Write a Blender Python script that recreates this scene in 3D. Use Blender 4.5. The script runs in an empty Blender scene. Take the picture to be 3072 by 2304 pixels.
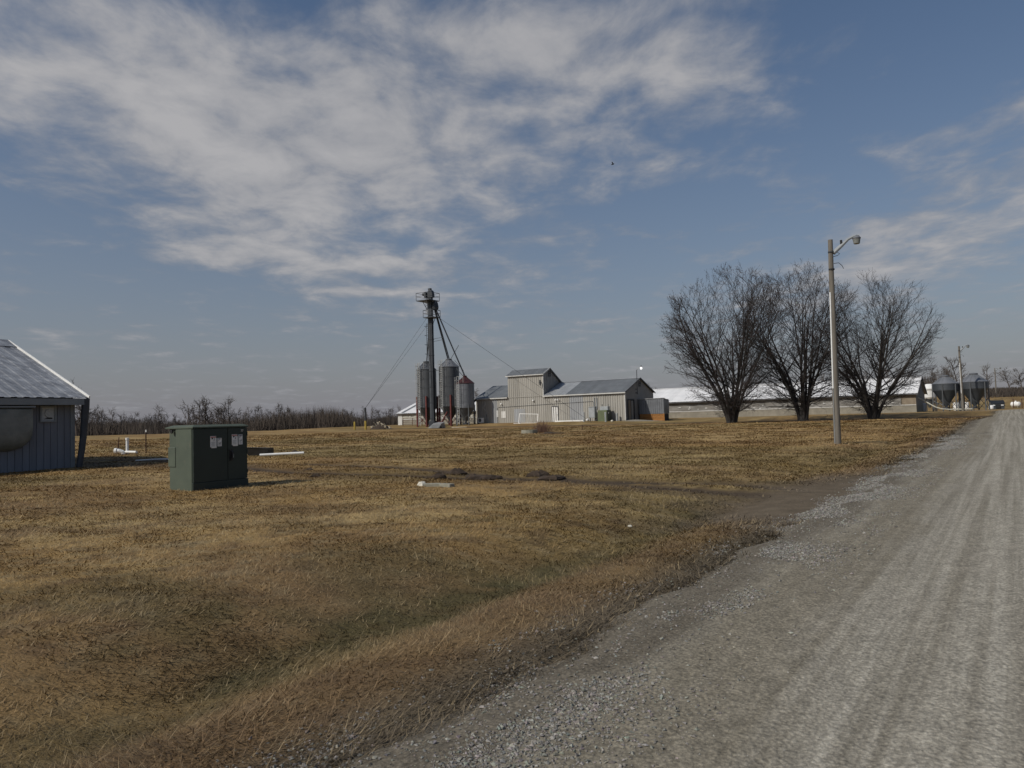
import bpy, math, random
import numpy as np
from mathutils import Vector, Matrix

# ------------------------------------------------------------------ scene, camera, world, sun, exposure
S = bpy.context.scene
COL = S.collection
S.render.engine = 'CYCLES'
S.render.resolution_x, S.render.resolution_y = 1024, 768

EYE = 1.6
F = 2304.0                                   # focal length in photograph pixels (3072 wide)
PITCH, ROLL = math.radians(2.58), 0.028
CX, CY = 1536.0, 1152.0
_f = Vector((0, math.cos(PITCH), math.sin(PITCH)))
_r0 = Vector((1, 0, 0)); _u0 = Vector((0, -math.sin(PITCH), math.cos(PITCH)))
CR = _r0 * math.cos(ROLL) - _u0 * math.sin(ROLL)
CU = _u0 * math.cos(ROLL) + _r0 * math.sin(ROLL)
cam = bpy.data.cameras.new('camera'); camo = bpy.data.objects.new('camera', cam); COL.objects.link(camo)
camo.matrix_world = Matrix(((CR.x, CU.x, -_f.x, 0), (CR.y, CU.y, -_f.y, 0), (CR.z, CU.z, -_f.z, EYE), (0, 0, 0, 1)))
cam.sensor_width = 36; cam.lens = 27.0; cam.clip_start = 0.05; cam.clip_end = 9000
S.camera = camo

SUN_AZ = math.atan2(-.84, -.54)              # sun from behind the left shoulder
SUN_EL = math.radians(41)
sd = Vector((math.sin(SUN_AZ) * math.cos(SUN_EL), math.cos(SUN_AZ) * math.cos(SUN_EL), math.sin(SUN_EL)))
sl = bpy.data.lights.new('sun', 'SUN'); sl.energy = 3.7; sl.angle = math.radians(0.8); sl.color = (1, .94, .84)
slo = bpy.data.objects.new('sun', sl); COL.objects.link(slo)
slo.rotation_euler = (-sd).to_track_quat('-Z', 'Y').to_euler()
S.view_settings.view_transform = 'Standard'
S.view_settings.look = 'None'
S.view_settings.exposure = -0.25
S.view_settings.gamma = 1.0

def ray(px, py):
    return (_f + CR * ((px - CX) / F) - CU * ((py - CY) / F))
def azel(px, py):
    d = ray(px, py).normalized()
    return math.atan2(d.x, d.y), math.asin(d.z)

W = bpy.data.worlds.new('World'); S.world = W; W.use_nodes = True
nt = W.node_tree; N = nt.nodes; L = nt.links
bg = N['Background']
def wn(t, **k):
    n = N.new(t)
    for a, b in k.items(): setattr(n, a, b)
    return n
def wm(op, a, b=None, c=None, clamp=False):
    n = wn('ShaderNodeMath', operation=op); n.use_clamp = clamp
    for i, v in enumerate((a, b, c)):
        if v is None: continue
        if isinstance(v, (int, float)): n.inputs[i].default_value = v
        else: L.new(v, n.inputs[i])
    return n.outputs[0]
sky = wn('ShaderNodeTexSky', sky_type='NISHITA'); sky.sun_disc = False
sky.sun_elevation = SUN_EL; sky.sun_rotation = SUN_AZ; sky.air_density = 1.0; sky.dust_density = 1.2; sky.ozone_density = 1.6
tc = wn('ShaderNodeTexCoord')
sep = wn('ShaderNodeSeparateXYZ'); L.new(tc.outputs['Generated'], sep.inputs[0])
X, Y, Z = sep.outputs
zc = wm('MAXIMUM', Z, 0.0)
AZ = wm('ARCTAN2', X, Y); EL = wm('ARCSINE', zc)
den = wm('ADD', zc, 0.10)
comb = wn('ShaderNodeCombineXYZ')
L.new(wm('DIVIDE', X, den), comb.inputs[0]); L.new(wm('DIVIDE', Y, den), comb.inputs[1])
def wnoise(vec, scale, detail, rough, dist=0.0, sc=(1, 1, 1), off=(0, 0, 0)):
    mp = wn('ShaderNodeMapping'); mp.inputs['Scale'].default_value = sc; mp.inputs['Location'].default_value = off
    mp.inputs['Rotation'].default_value = (0, 0, .12)
    L.new(vec, mp.inputs['Vector'])
    n = wn('ShaderNodeTexNoise'); n.inputs['Scale'].default_value = scale; n.inputs['Detail'].default_value = detail
    n.inputs['Roughness'].default_value = rough; n.inputs['Distortion'].default_value = dist
    L.new(mp.outputs[0], n.inputs['Vector']); return n.outputs['Fac']
big = wnoise(comb.outputs[0], 1.3, 3, .5, .2, (1, .9, 1), (3.1, 1.7, 0))
mid = wnoise(comb.outputs[0], 4.2, 6, .58, .25, (1, .8, 1), (7.3, 2.2, 0))
fine = wnoise(comb.outputs[0], 17, 4, .6, .2, (1, .7, 1), (1.3, 5.2, 0))
# cloud banks: centre (photo pixels), half sizes in pixels, weight, slant
banks = [(560, 330, 470, 240, .62, 0.0), (60, 70, 420, 190, .42, 0), (1000, 520, 420, 170, .34, .1), (780, 690, 520, 90, .40, 0.02),
         (1450, 330, 620, 260, .24, .15), (1830, 110, 420, 150, .42, 0), (2250, 210, 520, 130, .22, -.1), (1900, 480, 420, 90, .24, 0.1),
         (1050, 800, 420, 34, .50, -.02), (1080, 876, 190, 17, .62, 0), (1480, 880, 240, 40, .16, .1), (1150, 940, 260, 40, .20, 0.1),
         (2860, 690, 560, 130, .58, .25), (3000, 345, 330, 60, .55, .12), (250, 1010, 330, 40, .20, .12),
         (2900, 70, 420, 260, -.50, 0), (250, 620, 420, 150, -.30, 0), (2250, 640, 420, 120, -.30, 0), (60, 900, 600, 160, -.15, 0)]
cov = None
for (bx, by, hx, hy, w, sl_) in banks:
    a0, e0 = azel(bx, by)
    wa, we = hx / F * .95, hy / F * .95
    da = wm('SUBTRACT', AZ, a0); de = wm('SUBTRACT', EL, e0)
    de = wm('MULTIPLY_ADD', da, -sl_, de)
    q = wm('ADD', wm('POWER', wm('ABSOLUTE', wm('DIVIDE', da, wa)), 2.0), wm('POWER', wm('ABSOLUTE', wm('DIVIDE', de, we)), 2.0))
    g = wm('MULTIPLY', wm('EXPONENT', wm('MULTIPLY', q, -.8)), w)
    cov = g if cov is None else wm('ADD', cov, g)
t = wm('MULTIPLY_ADD', big, .55, wm('MULTIPLY_ADD', mid, 1.30, wm('MULTIPLY', fine, .24)))
t = wm('ADD', t, wm('MULTIPLY', cov, .66))
dens = wn('ShaderNodeMapRange'); dens.interpolation_type = 'SMOOTHSTEP'
dens.inputs['From Min'].default_value = .96; dens.inputs['From Max'].default_value = 1.58
L.new(t, dens.inputs['Value']); dens = dens.outputs[0]
# clouds thin out in the haze above the horizon
cc = wn('ShaderNodeMix', data_type='RGBA')
L.new(wm('ADD', wm('MULTIPLY_ADD', mid, 1.9, -.75), wm('MULTIPLY', cov, .75), clamp=True), cc.inputs['Factor'])
cc.inputs['A'].default_value = (2.3, 2.5, 2.95, 1); cc.inputs['B'].default_value = (5.3, 5.2, 5.25, 1)
hs = wn('ShaderNodeHueSaturation'); hs.inputs['Saturation'].default_value = 1.14; hs.inputs['Value'].default_value = .84
L.new(sky.outputs[0], hs.inputs['Color'])
hz = wm('EXPONENT', wm('MULTIPLY', EL, -4.4))
mh = wn('ShaderNodeMix', data_type='RGBA'); L.new(wm('MULTIPLY', hz, .93), mh.inputs['Factor'])
L.new(hs.outputs[0], mh.inputs['A']); mh.inputs['B'].default_value = (2.62, 2.60, 2.98, 1)
mc = wn('ShaderNodeMix', data_type='RGBA'); L.new(wm('MULTIPLY', dens, .9), mc.inputs['Factor'])
L.new(mh.outputs['Result'], mc.inputs['A']); L.new(cc.outputs['Result'], mc.inputs['B'])
L.new(mc.outputs['Result'], bg.inputs['Color'])
bg.inputs['Strength'].default_value = 0.10

# ------------------------------------------------------------------ helpers
R = math.radians
random.seed(7); rng = np.random.default_rng(11)
PHI = math.atan(.65)
U = Vector((math.sin(PHI), math.cos(PHI), 0))          # along the road, away from the camera
V = Vector((math.cos(PHI), -math.sin(PHI), 0))         # across the road, to the right
RZ = -PHI                                              # local x = V, local y = U
RZ2 = math.pi / 2 - PHI                                # local x = U, local y = -V

def sstep(a, b, x):
    t = np.clip((x - a) / (b - a), 0, 1); return t * t * (3 - 2 * t)
def _h(ix, iy, s):
    v = np.sin(ix * 127.1 + iy * 311.7 + s * 74.7) * 43758.5453
    return v - np.floor(v)
def vnoise(x, y, s=0):
    x = np.asarray(x, float); y = np.asarray(y, float)
    ix = np.floor(x); iy = np.floor(y); fx = x - ix; fy = y - iy
    fx = fx * fx * (3 - 2 * fx); fy = fy * fy * (3 - 2 * fy)
    return (_h(ix, iy, s) * (1 - fx) + _h(ix + 1, iy, s) * fx) * (1 - fy) + (_h(ix, iy + 1, s) * (1 - fx) + _h(ix + 1, iy + 1, s) * fx) * fy
def fbm(x, y, s=0, o=4):
    r = 0; a = .5; n = 0
    for i in range(o):
        r = r + a * vnoise(x, y, s + i * 3); n += a; x = x * 2.03 + 5.1; y = y * 2.03 + 1.7; a *= .5
    return r / n

def edge_v(a):                                         # left edge of the gravel road
    return -2.68 + 1.3 * sstep(62, 92, a) + bend(a)
def bend(a):                                           # beyond the hopper bins the road swings right
    return .013 * np.maximum(np.asarray(a, float) - 97, 0) ** 2
def H(x, y, micro=True):
    x = np.asarray(x, float); y = np.asarray(y, float)
    a = U.x * x + U.y * y; v = V.x * x + V.y * y
    h = .55 * sstep(28, 72, y) + .43 * sstep(84.5, 91, a) + .25 * sstep(60, 105, y) * sstep(-5, -40, x) * sstep(91, 80, a)
    h = h - .30 * np.exp(-((x - 21) / 6.5) ** 2 - ((y - 100) / 6.5) ** 2)
    h = h - 3.2 * sstep(112, 215, y) * sstep(-22, -55, x)
    h = h + 4.2 * sstep(118, 200, y) * sstep(58, 95, x)
    e = edge_v(a)
    w = sstep(16.0, 12.5, a) + .55 * sstep(19, 24, a) * sstep(70, 45, a)
    h = h - .25 * np.exp(-((v - e + 2.1) / .90) ** 2) * w + .02 * np.exp(-((v - e + 1.05) / .4) ** 2) * w
    if micro:
        fld = sstep(-2.3, -3.6, v - (e + 2.68))
        h = h + fld * (.034 * (fbm(v * .9, a * .9, 3, 3) - .5) + .07 * (vnoise(v * .22, a * .22, 9) - .5)) * sstep(1.5, 5, np.abs(v))
    return h
def hz_(x, y): return float(H(x, y))
def P(px, py, D):
    d = ray(px, py); k = D / d.y
    return Vector((d.x * k, D, EYE + d.z * k))
def G(px, py, D):                                      # point of the ground in the pixel's column at distance D
    p = P(px, py, D); p.z = hz_(p.x, p.y); return p
def onground(px, py):                                  # where the pixel's ray meets the ground
    d = ray(px, py); y = 2.0
    while y < 300:
        p = P(px, py, y)
        if p.z <= hz_(p.x, p.y): break
        y += .05
    p.z = hz_(p.x, p.y); return p

class MB:
    def __init__(s): s.v = []; s.f = []
    def poly(s, pts, faces):
        o = len(s.v); s.v.extend([tuple(p) for p in pts]); s.f.extend([tuple(i + o for i in f) for f in faces]); return s
    def box(s, x0, x1, y0, y1, z0, z1, m=None):
        p = [Vector((x, y, z)) for z in (z0, z1) for y in (y0, y1) for x in (x0, x1)]
        if m is not None: p = [m @ q for q in p]
        return s.poly(p, [(0, 2, 3, 1), (4, 5, 7, 6), (0, 1, 5, 4), (2, 6, 7, 3), (0, 4, 6, 2), (1, 3, 7, 5)])
    def bev(s, x0, x1, y0, y1, z0, z1, b=.02, m=None):   # box with chamfered vertical edges and top
        def ring(z, i): return [(x0 + i, y0 + b, z), (x0 + b, y0 + i, z), (x1 - b, y0 + i, z), (x1 - i, y0 + b, z), (x1 - i, y1 - b, z), (x1 - b, y1 - i, z), (x0 + b, y1 - i, z), (x0 + i, y1 - b, z)]
        p = ring(z0, 0) + ring(z1 - b, 0) + ring(z1, b * .7)
        p = [Vector(q) for q in p]
        if m is not None: p = [m @ q for q in p]
        f = [tuple(range(7, -1, -1)), tuple(range(16, 24))]
        for k in range(2):
            for i in range(8): f.append((k * 8 + i, k * 8 + (i + 1) % 8, k * 8 + 8 + (i + 1) % 8, k * 8 + 8 + i))
        return s.poly(p, f)
    def tube(s, pts, rad, n=6, cap=True):
        pts = [Vector(p) for p in pts]
        if not isinstance(rad, (list, tuple)): rad = [rad] * len(pts)
        o = len(s.v); ref = None
        for i, p in enumerate(pts):
            d = (pts[min(i + 1, len(pts) - 1)] - pts[max(i - 1, 0)])
            if d.length < 1e-9: d = Vector((0, 0, 1))
            d.normalize()
            if ref is None: ref = Vector((0, 0, 1)) if abs(d.z) < .9 else Vector((1, 0, 0))
            a = d.cross(ref).normalized(); b = a.cross(d).normalized(); ref = b if abs(b.dot(d)) < .9 else ref
            ref = b
            for k in range(n):
                t = 2 * math.pi * k / n
                q = p + a * (math.cos(t) * rad[i]) + b * (math.sin(t) * rad[i]); s.v.append((q.x, q.y, q.z))
        for i in range(len(pts) - 1):
            for k in range(n):
                s.f.append((o + i * n + k, o + i * n + (k + 1) % n, o + (i + 1) * n + (k + 1) % n, o + (i + 1) * n + k))
        if cap:
            s.f.append(tuple(o + k for k in range(n - 1, -1, -1))); e = o + (len(pts) - 1) * n
            s.f.append(tuple(e + k for k in range(n)))
        return s
    def bar(s, a, b, w, h=None):                        # square bar
        h = h or w; a = Vector(a); b = Vector(b); d = (b - a).normalized()
        x = d.cross(Vector((0, 0, 1))); x = x.normalized() if x.length > .01 else Vector((1, 0, 0)); y = x.cross(d)
        p = [q + x * sx * w / 2 + y * sy * h / 2 for q in (a, b) for sx, sy in ((-1, -1), (1, -1), (1, 1), (-1, 1))]
        return s.poly(p, [(3, 2, 1, 0), (4, 5, 6, 7), (0, 1, 5, 4), (1, 2, 6, 5), (2, 3, 7, 6), (3, 0, 4, 7)])
    def lathe(s, prof, n=24, c=(0, 0), cap=True):       # prof: (radius, z) bottom to top
        o = len(s.v)
        for r, z in prof:
            for k in range(n):
                t = 2 * math.pi * k / n; s.v.append((c[0] + r * math.cos(t), c[1] + r * math.sin(t), z))
        for i in range(len(prof) - 1):
            for k in range(n):
                s.f.append((o + i * n + k, o + i * n + (k + 1) % n, o + (i + 1) * n + (k + 1) % n, o + (i + 1) * n + k))
        if cap:
            s.f.append(tuple(o + k for k in range(n - 1, -1, -1))); e = o + (len(prof) - 1) * n
            s.f.append(tuple(e + k for k in range(n)))
        return s
    def mesh(s, name, material, smooth=False):
        me = bpy.data.meshes.new(name); me.from_pydata(s.v, [], s.f)
        if material: me.materials.append(material)
        if smooth:
            me.polygons.foreach_set('use_smooth', [True] * len(me.polygons))
        me.update(); return me

def link(name, me, parent=None, loc=None, rot=None):
    o = bpy.data.objects.new(name, me); COL.objects.link(o)
    if parent: o.parent = parent
    if loc is not None: o.location = loc
    if rot is not None: o.rotation_euler = rot
    return o
def part(name, mb, material, parent=None, loc=None, rot=None, smooth=False):
    return link(name, mb.mesh(name, material, smooth), parent, loc, rot)
def tag(o, label, cat, group=None):
    o['label'] = label; o['category'] = cat
    if group: o['group'] = group
    return o
def thing(name, loc, rz, label, cat, group=None):
    o = bpy.data.objects.new(name, None); COL.objects.link(o); o.location = loc; o.rotation_euler = (0, 0, rz)
    o.empty_display_size = .2
    return tag(o, label, cat, group)
def single(name, mb, material, loc, rz, label, cat, group=None, smooth=False):
    return tag(part(name, mb, material, None, loc, (0, 0, rz), smooth), label, cat, group)
def copy_tree(o, parent=None):
    c = o.copy(); COL.objects.link(c); c.parent = parent
    for ch in o.children: copy_tree(ch, c)
    return c
def autosmooth(o, ang=40):
    me = o.data
    me.polygons.foreach_set('use_smooth', [True] * len(me.polygons))
    try: me.set_sharp_from_angle(angle=R(ang))
    except Exception: pass
    return o

MATS = {}
def mat(name, c1, c2=None, scale=3.0, rough=.75, metal=0.0, bump=0.0, bscale=20, stretch=(1, 1, 1), rand=0.0, detail=5, lo=.35, hi=.65, c3=None, s3=1.0, t3=(.55, .7), spec=.4, emit=None, estr=0):
    if name in MATS: return MATS[name]
    m = bpy.data.materials.new(name); m.use_nodes = True; MATS[name] = m
    n = m.node_tree.nodes; l = m.node_tree.links; b = n['Principled BSDF']
    b.inputs['Roughness'].default_value = rough; b.inputs['Metallic'].default_value = metal
    b.inputs['Specular IOR Level'].default_value = spec
    if emit:
        b.inputs['Emission Color'].default_value = (*emit, 1); b.inputs['Emission Strength'].default_value = estr
    geo = n.new('ShaderNodeNewGeometry'); mp = n.new('ShaderNodeMapping'); l.new(geo.outputs['Position'], mp.inputs['Vector'])
    mp.inputs['Rotation'].default_value = (0, 0, PHI); mp.inputs['Scale'].default_value = stretch
    no = n.new('ShaderNodeTexNoise'); no.inputs['Scale'].default_value = scale; no.inputs['Detail'].default_value = detail; no.inputs['Roughness'].default_value = .6
    l.new(mp.outputs[0], no.inputs['Vector'])
    mr = n.new('ShaderNodeMapRange'); mr.inputs['From Min'].default_value = lo; mr.inputs['From Max'].default_value = hi
    l.new(no.outputs['Fac'], mr.inputs['Value'])
    mx = n.new('ShaderNodeMix'); mx.data_type = 'RGBA'; l.new(mr.outputs[0], mx.inputs['Factor'])
    c2 = c2 or tuple(x * .8 for x in c1)
    mx.inputs['A'].default_value = (*c1, 1); mx.inputs['B'].default_value = (*c2, 1)
    out = mx.outputs['Result']
    if c3:
        n3 = n.new('ShaderNodeTexNoise'); n3.inputs['Scale'].default_value = s3; n3.inputs['Detail'].default_value = 6; n3.inputs['Roughness'].default_value = .65
        l.new(mp.outputs[0], n3.inputs['Vector'])
        m3 = n.new('ShaderNodeMapRange'); m3.inputs['From Min'].default_value = t3[0]; m3.inputs['From Max'].default_value = t3[1]; l.new(n3.outputs['Fac'], m3.inputs['Value'])
        x3 = n.new('ShaderNodeMix'); x3.data_type = 'RGBA'; l.new(m3.outputs[0], x3.inputs['Factor']); l.new(out, x3.inputs['A']); x3.inputs['B'].default_value = (*c3, 1); out = x3.outputs['Result']
    if rand:
        oi = n.new('ShaderNodeObjectInfo'); r2 = n.new('ShaderNodeMapRange'); r2.inputs['To Min'].default_value = 1 - rand; r2.inputs['To Max'].default_value = 1 + rand
        l.new(oi.outputs['Random'], r2.inputs['Value']); hsv = n.new('ShaderNodeHueSaturation'); l.new(r2.outputs[0], hsv.inputs['Value']); l.new(out, hsv.inputs['Color']); out = hsv.outputs[0]
    l.new(out, b.inputs['Base Color'])
    if bump:
        nb = n.new('ShaderNodeTexNoise'); nb.inputs['Scale'].default_value = bscale; nb.inputs['Detail'].default_value = 5
        l.new(mp.outputs[0], nb.inputs['Vector'])
        bp = n.new('ShaderNodeBump'); bp.inputs['Strength'].default_value = bump; bp.inputs['Distance'].default_value = .02
        l.new(nb.outputs['Fac'], bp.inputs['Height']); l.new(bp.outputs[0], b.inputs['Normal'])
    return m

M_siding = mat('siding', (.375, .365, .335), (.325, .312, .28), 1.6, .55, .15, stretch=(1.6, 1.6, .12), rand=.09, c3=(.25, .235, .20), s3=2.2, t3=(.58, .8))
M_siding2 = mat('siding_bare', (.40, .42, .44), (.34, .35, .36), 2, .4, .4, stretch=(1.5, 1.5, .15), rand=.1)
M_gable = mat('gable_paint', (.25, .24, .22), (.215, .205, .19), .8, .75, bump=.05)
M_roofg = mat('roof_grey', (.20, .215, .225), (.16, .17, .18), .9, .5, .25, rand=.10, c3=(.12, .125, .125), s3=1.4, t3=(.55, .8))
M_roofl = mat('roof_galvanised', (.40, .42, .43), (.32, .33, .34), .9, .45, .3, rand=.1)
M_roofw = mat('roof_white', (.80, .80, .80), (.70, .705, .71), .8, .42, .0, rand=.07, c3=(.52, .50, .47), s3=1.0, t3=(.62, .85))
M_roofb = mat('barn_roof', (.40, .41, .42), (.20, .205, .215), 1.1, .42, .35, stretch=(1, 2.2, 1), rand=.08, c3=(.58, .59, .6), s3=2.5, t3=(.55, .75))
M_trim = mat('white_trim', (.62, .62, .60), (.5, .5, .48), 2, .6)
M_trimd = mat('dark_trim', (.10, .10, .105), (.07, .07, .075), 2, .6)
M_board = mat('blue_grey_board', (.172, .186, .212), (.142, .154, .178), 1.2, .8, rand=.07, stretch=(3, 3, .35), bump=.12, bscale=14, c3=(.10, .11, .13), s3=1.3, t3=(.6, .8))
M_fascia = mat('fascia', (.24, .26, .27), (.19, .21, .22), 1.5, .7)
M_fibre = mat('fan_hood', (.20, .21, .195), (.135, .145, .135), 2.2, .6, c3=(.20, .205, .185), s3=3, t3=(.55, .7))
M_rubber = mat('dark_duct', (.055, .062, .072), (.035, .04, .048), 3, .5)
M_vent = mat('vent_white', (.42, .44, .44), (.33, .35, .35), 12, .6)
M_green = mat('cabinet_green', (.086, .106, .080), (.068, .086, .066), 1.6, .6, c3=(.105, .112, .085), s3=4.5, t3=(.58, .72), bump=.06, bscale=40)
M_green_shade = mat('cabinet_green_shaded', (.026, .038, .031), (.022, .032, .027), 1.2, .5)  # same cabinet green, with the road-side face's shade put into the colour
M_black = mat('black_plastic', (.015, .015, .016), (.024, .024, .024), 6, .5)
M_white = mat('white_paint', (.80, .80, .78), (.70, .70, .68), 3, .5)
M_pvc = mat('pvc', (.82, .83, .82), (.72, .73, .72), 4, .4)
M_red = mat('label_red', (.45, .04, .025), (.40, .04, .025), 4, .5)
M_navy = mat('label_navy', (.03, .035, .12), (.03, .03, .10), 4, .5)
M_ink = mat('ink', (.02, .02, .022), (.03, .03, .03), 4, .6)
M_conc = mat('concrete', (.28, .26, .215), (.21, .195, .16), 1.6, .9, bump=.3, bscale=12, c3=(.20, .185, .15), s3=1.1, t3=(.58, .75))
M_concd = mat('slab', (.30, .29, .24), (.22, .215, .17), 3.5, .9, bump=.3, bscale=14)
M_galv = mat('galvanised_bin', (.105, .113, .122), (.08, .086, .093), .9, .45, .2, stretch=(1, 1, .3), c3=(.075, .08, .085), s3=.8, t3=(.55, .75))
M_galvd = mat('galvanised_dark', (.095, .105, .118), (.07, .078, .088), 1.2, .45, .4)
M_galvl = mat('galvanised_light', (.19, .20, .22), (.145, .155, .17), 1.2, .45, .2)
M_leg = mat('elevator_leg', (.052, .058, .068), (.036, .041, .049), .8, .5, .35)
M_steel = mat('dark_steel', (.075, .08, .09), (.05, .055, .06), 2, .5, .3)
M_steelg = mat('ladder_steel', (.42, .43, .42), (.33, .335, .33), 3, .5, .1)
M_redst = mat('red_steel', (.13, .028, .026), (.085, .022, .02), 2, .65, c3=(.13, .07, .045), s3=3)
M_redroof = mat('red_bin_roof', (.065, .022, .024), (.05, .018, .019), 2, .55)
M_wood = mat('pole_wood', (.19, .172, .145), (.125, .112, .095), 3.0, .9, stretch=(6, 6, .25), bump=.35, bscale=10)
M_plank = mat('plank', (.50, .44, .33), (.36, .30, .22), 2, .85, rand=.35, stretch=(1, 1, 1))
M_oak = mat('orange_planks', (.36, .17, .05), (.26, .115, .032), 1.5, .8, rand=.12, stretch=(.6, 6, 6), c3=(.17, .08, .03), s3=2)
M_yellow = mat('yellow_paint', (.45, .33, .06), (.33, .24, .05), 3, .6)
M_rust = mat('rusty_post', (.11, .055, .035), (.07, .04, .03), 3, .9)
M_bark = mat('maple_bark', (.056, .052, .049), (.032, .030, .029), 2.2, .9, stretch=(2, 2, .4), bump=.5, bscale=9, rand=.05)
M_twig = mat('maple_twig', (.038, .034, .033), (.026, .024, .023), 2, .9)
M_bud = mat('maple_bud', (.075, .042, .037), (.05, .03, .026), 6, .8)
M_ftwig = mat('far_twig', (.098, .082, .070), (.066, .056, .05), .12, .95, rand=.25, detail=2)
M_brush = mat('brush', (.092, .074, .060), (.058, .049, .042), .08, .95, detail=3)
M_curt = mat('curtain', (.235, .225, .21), (.17, .165, .155), .7, .45, bump=.25, bscale=2.5, c3=(.38, .38, .37), s3=1.3, t3=(.6, .75))
M_timber = mat('barn_timber', (.27, .225, .17), (.19, .155, .115), 2, .85, stretch=(1, 1, .4))
M_dump = mat('dumpster', (.075, .088, .10), (.055, .065, .075), 2, .6)
M_soil = mat('soil', (.060, .043, .031), (.036, .026, .019), 9, .95, bump=.8, bscale=18)
M_stone = mat('white_stone', (.62, .60, .52), (.46, .44, .37), 9, .85, bump=.3)
M_util = mat('utility_grey', (.36, .385, .40), (.28, .30, .31), 2, .5)
M_tgreen = mat('transformer_green', (.125, .15, .08), (.10, .12, .065), 2, .6)
M_glassy = mat('lens', (.22, .23, .22), (.16, .17, .16), 8, .3)
M_lamp = mat('lit_lamp', (.9, .9, .9), (.9, .9, .9), 1, .5, emit=(1, .98, .95), estr=3)
M_weed = mat('weed', (.20, .12, .085), (.14, .085, .06), 5, .9)
M_dark = mat('interior_dark', (.03, .028, .026), (.02, .02, .02), 2, .9)

# ------------------------------------------------------------------ ground
def seg_dist(x, y, pts):
    d = np.full(np.shape(x), 1e9)
    for (x0, y0), (x1, y1) in zip(pts[:-1], pts[1:]):
        dx, dy = x1 - x0, y1 - y0; L2 = dx * dx + dy * dy
        t = np.clip(((x - x0) * dx + (y - y0) * dy) / L2, 0, 1)
        d = np.minimum(d, np.hypot(x - x0 - t * dx, y - y0 - t * dy))
    return d
def gp(px, py): p = onground(px, py); return (p.x, p.y)
TRACKS = [  # wheel ruts (photo pixels on the ground), half width, strength
    ([gp(*q) for q in ((2560, 1478), (2400, 1461), (2200, 1450), (2000, 1446), (1700, 1441), (1500, 1431), (1351, 1413), (1220, 1403), (1084, 1396), (930, 1391))], .30, 1.0),
    ([gp(*q) for q in ((2540, 1500), (2300, 1480), (2100, 1466), (1850, 1452), (1672, 1434), (1480, 1436), (1330, 1430), (1100, 1421), (900, 1418), (760, 1404), (600, 1386), (430, 1381), (268, 1379))], .32, .95),
    ([gp(*q) for q in ((2480, 1530), (2250, 1500), (2050, 1478), (1900, 1465))], .35, .6),
    ([gp(*q) for q in ((1250, 1350), (1140, 1335), (1020, 1337), (900, 1348))], .3, .3),
    ([gp(*q) for q in ((268, 1392), (380, 1397), (520, 1393), (700, 1400))], .8, .55),
]
mr_ = P(1877, 1260, 100)
LANE = [(mr_.x - 8.8 * U.x + k * V.x, mr_.y - 8.8 * U.y + k * V.y) for k in (-42, -20, -8, 4, 20, 34, 40)]
MOUTH = [gp(2700, 1440), gp(2520, 1490), gp(2380, 1530)]
def soil_mask(x, y):
    m = np.zeros(np.shape(x))
    wob = .55 + .9 * fbm(x * 1.3, y * 1.3, 31, 3)
    for pts, w, s in TRACKS:
        d = seg_dist(x, y, pts); m = np.maximum(m, s * sstep(w * 2.0, w * .6, d / wob))
    d = seg_dist(x, y, LANE); m = np.maximum(m, .85 * sstep(3.8, 1.6, d / wob))
    d = seg_dist(x, y, MOUTH); m = np.maximum(m, .95 * sstep(2.6, .6, d / wob))
    return m
def lerp(a, b, t): return a + (b - a) * t[:, None]
C_ = lambda *c: np.array(c, float)
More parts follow.
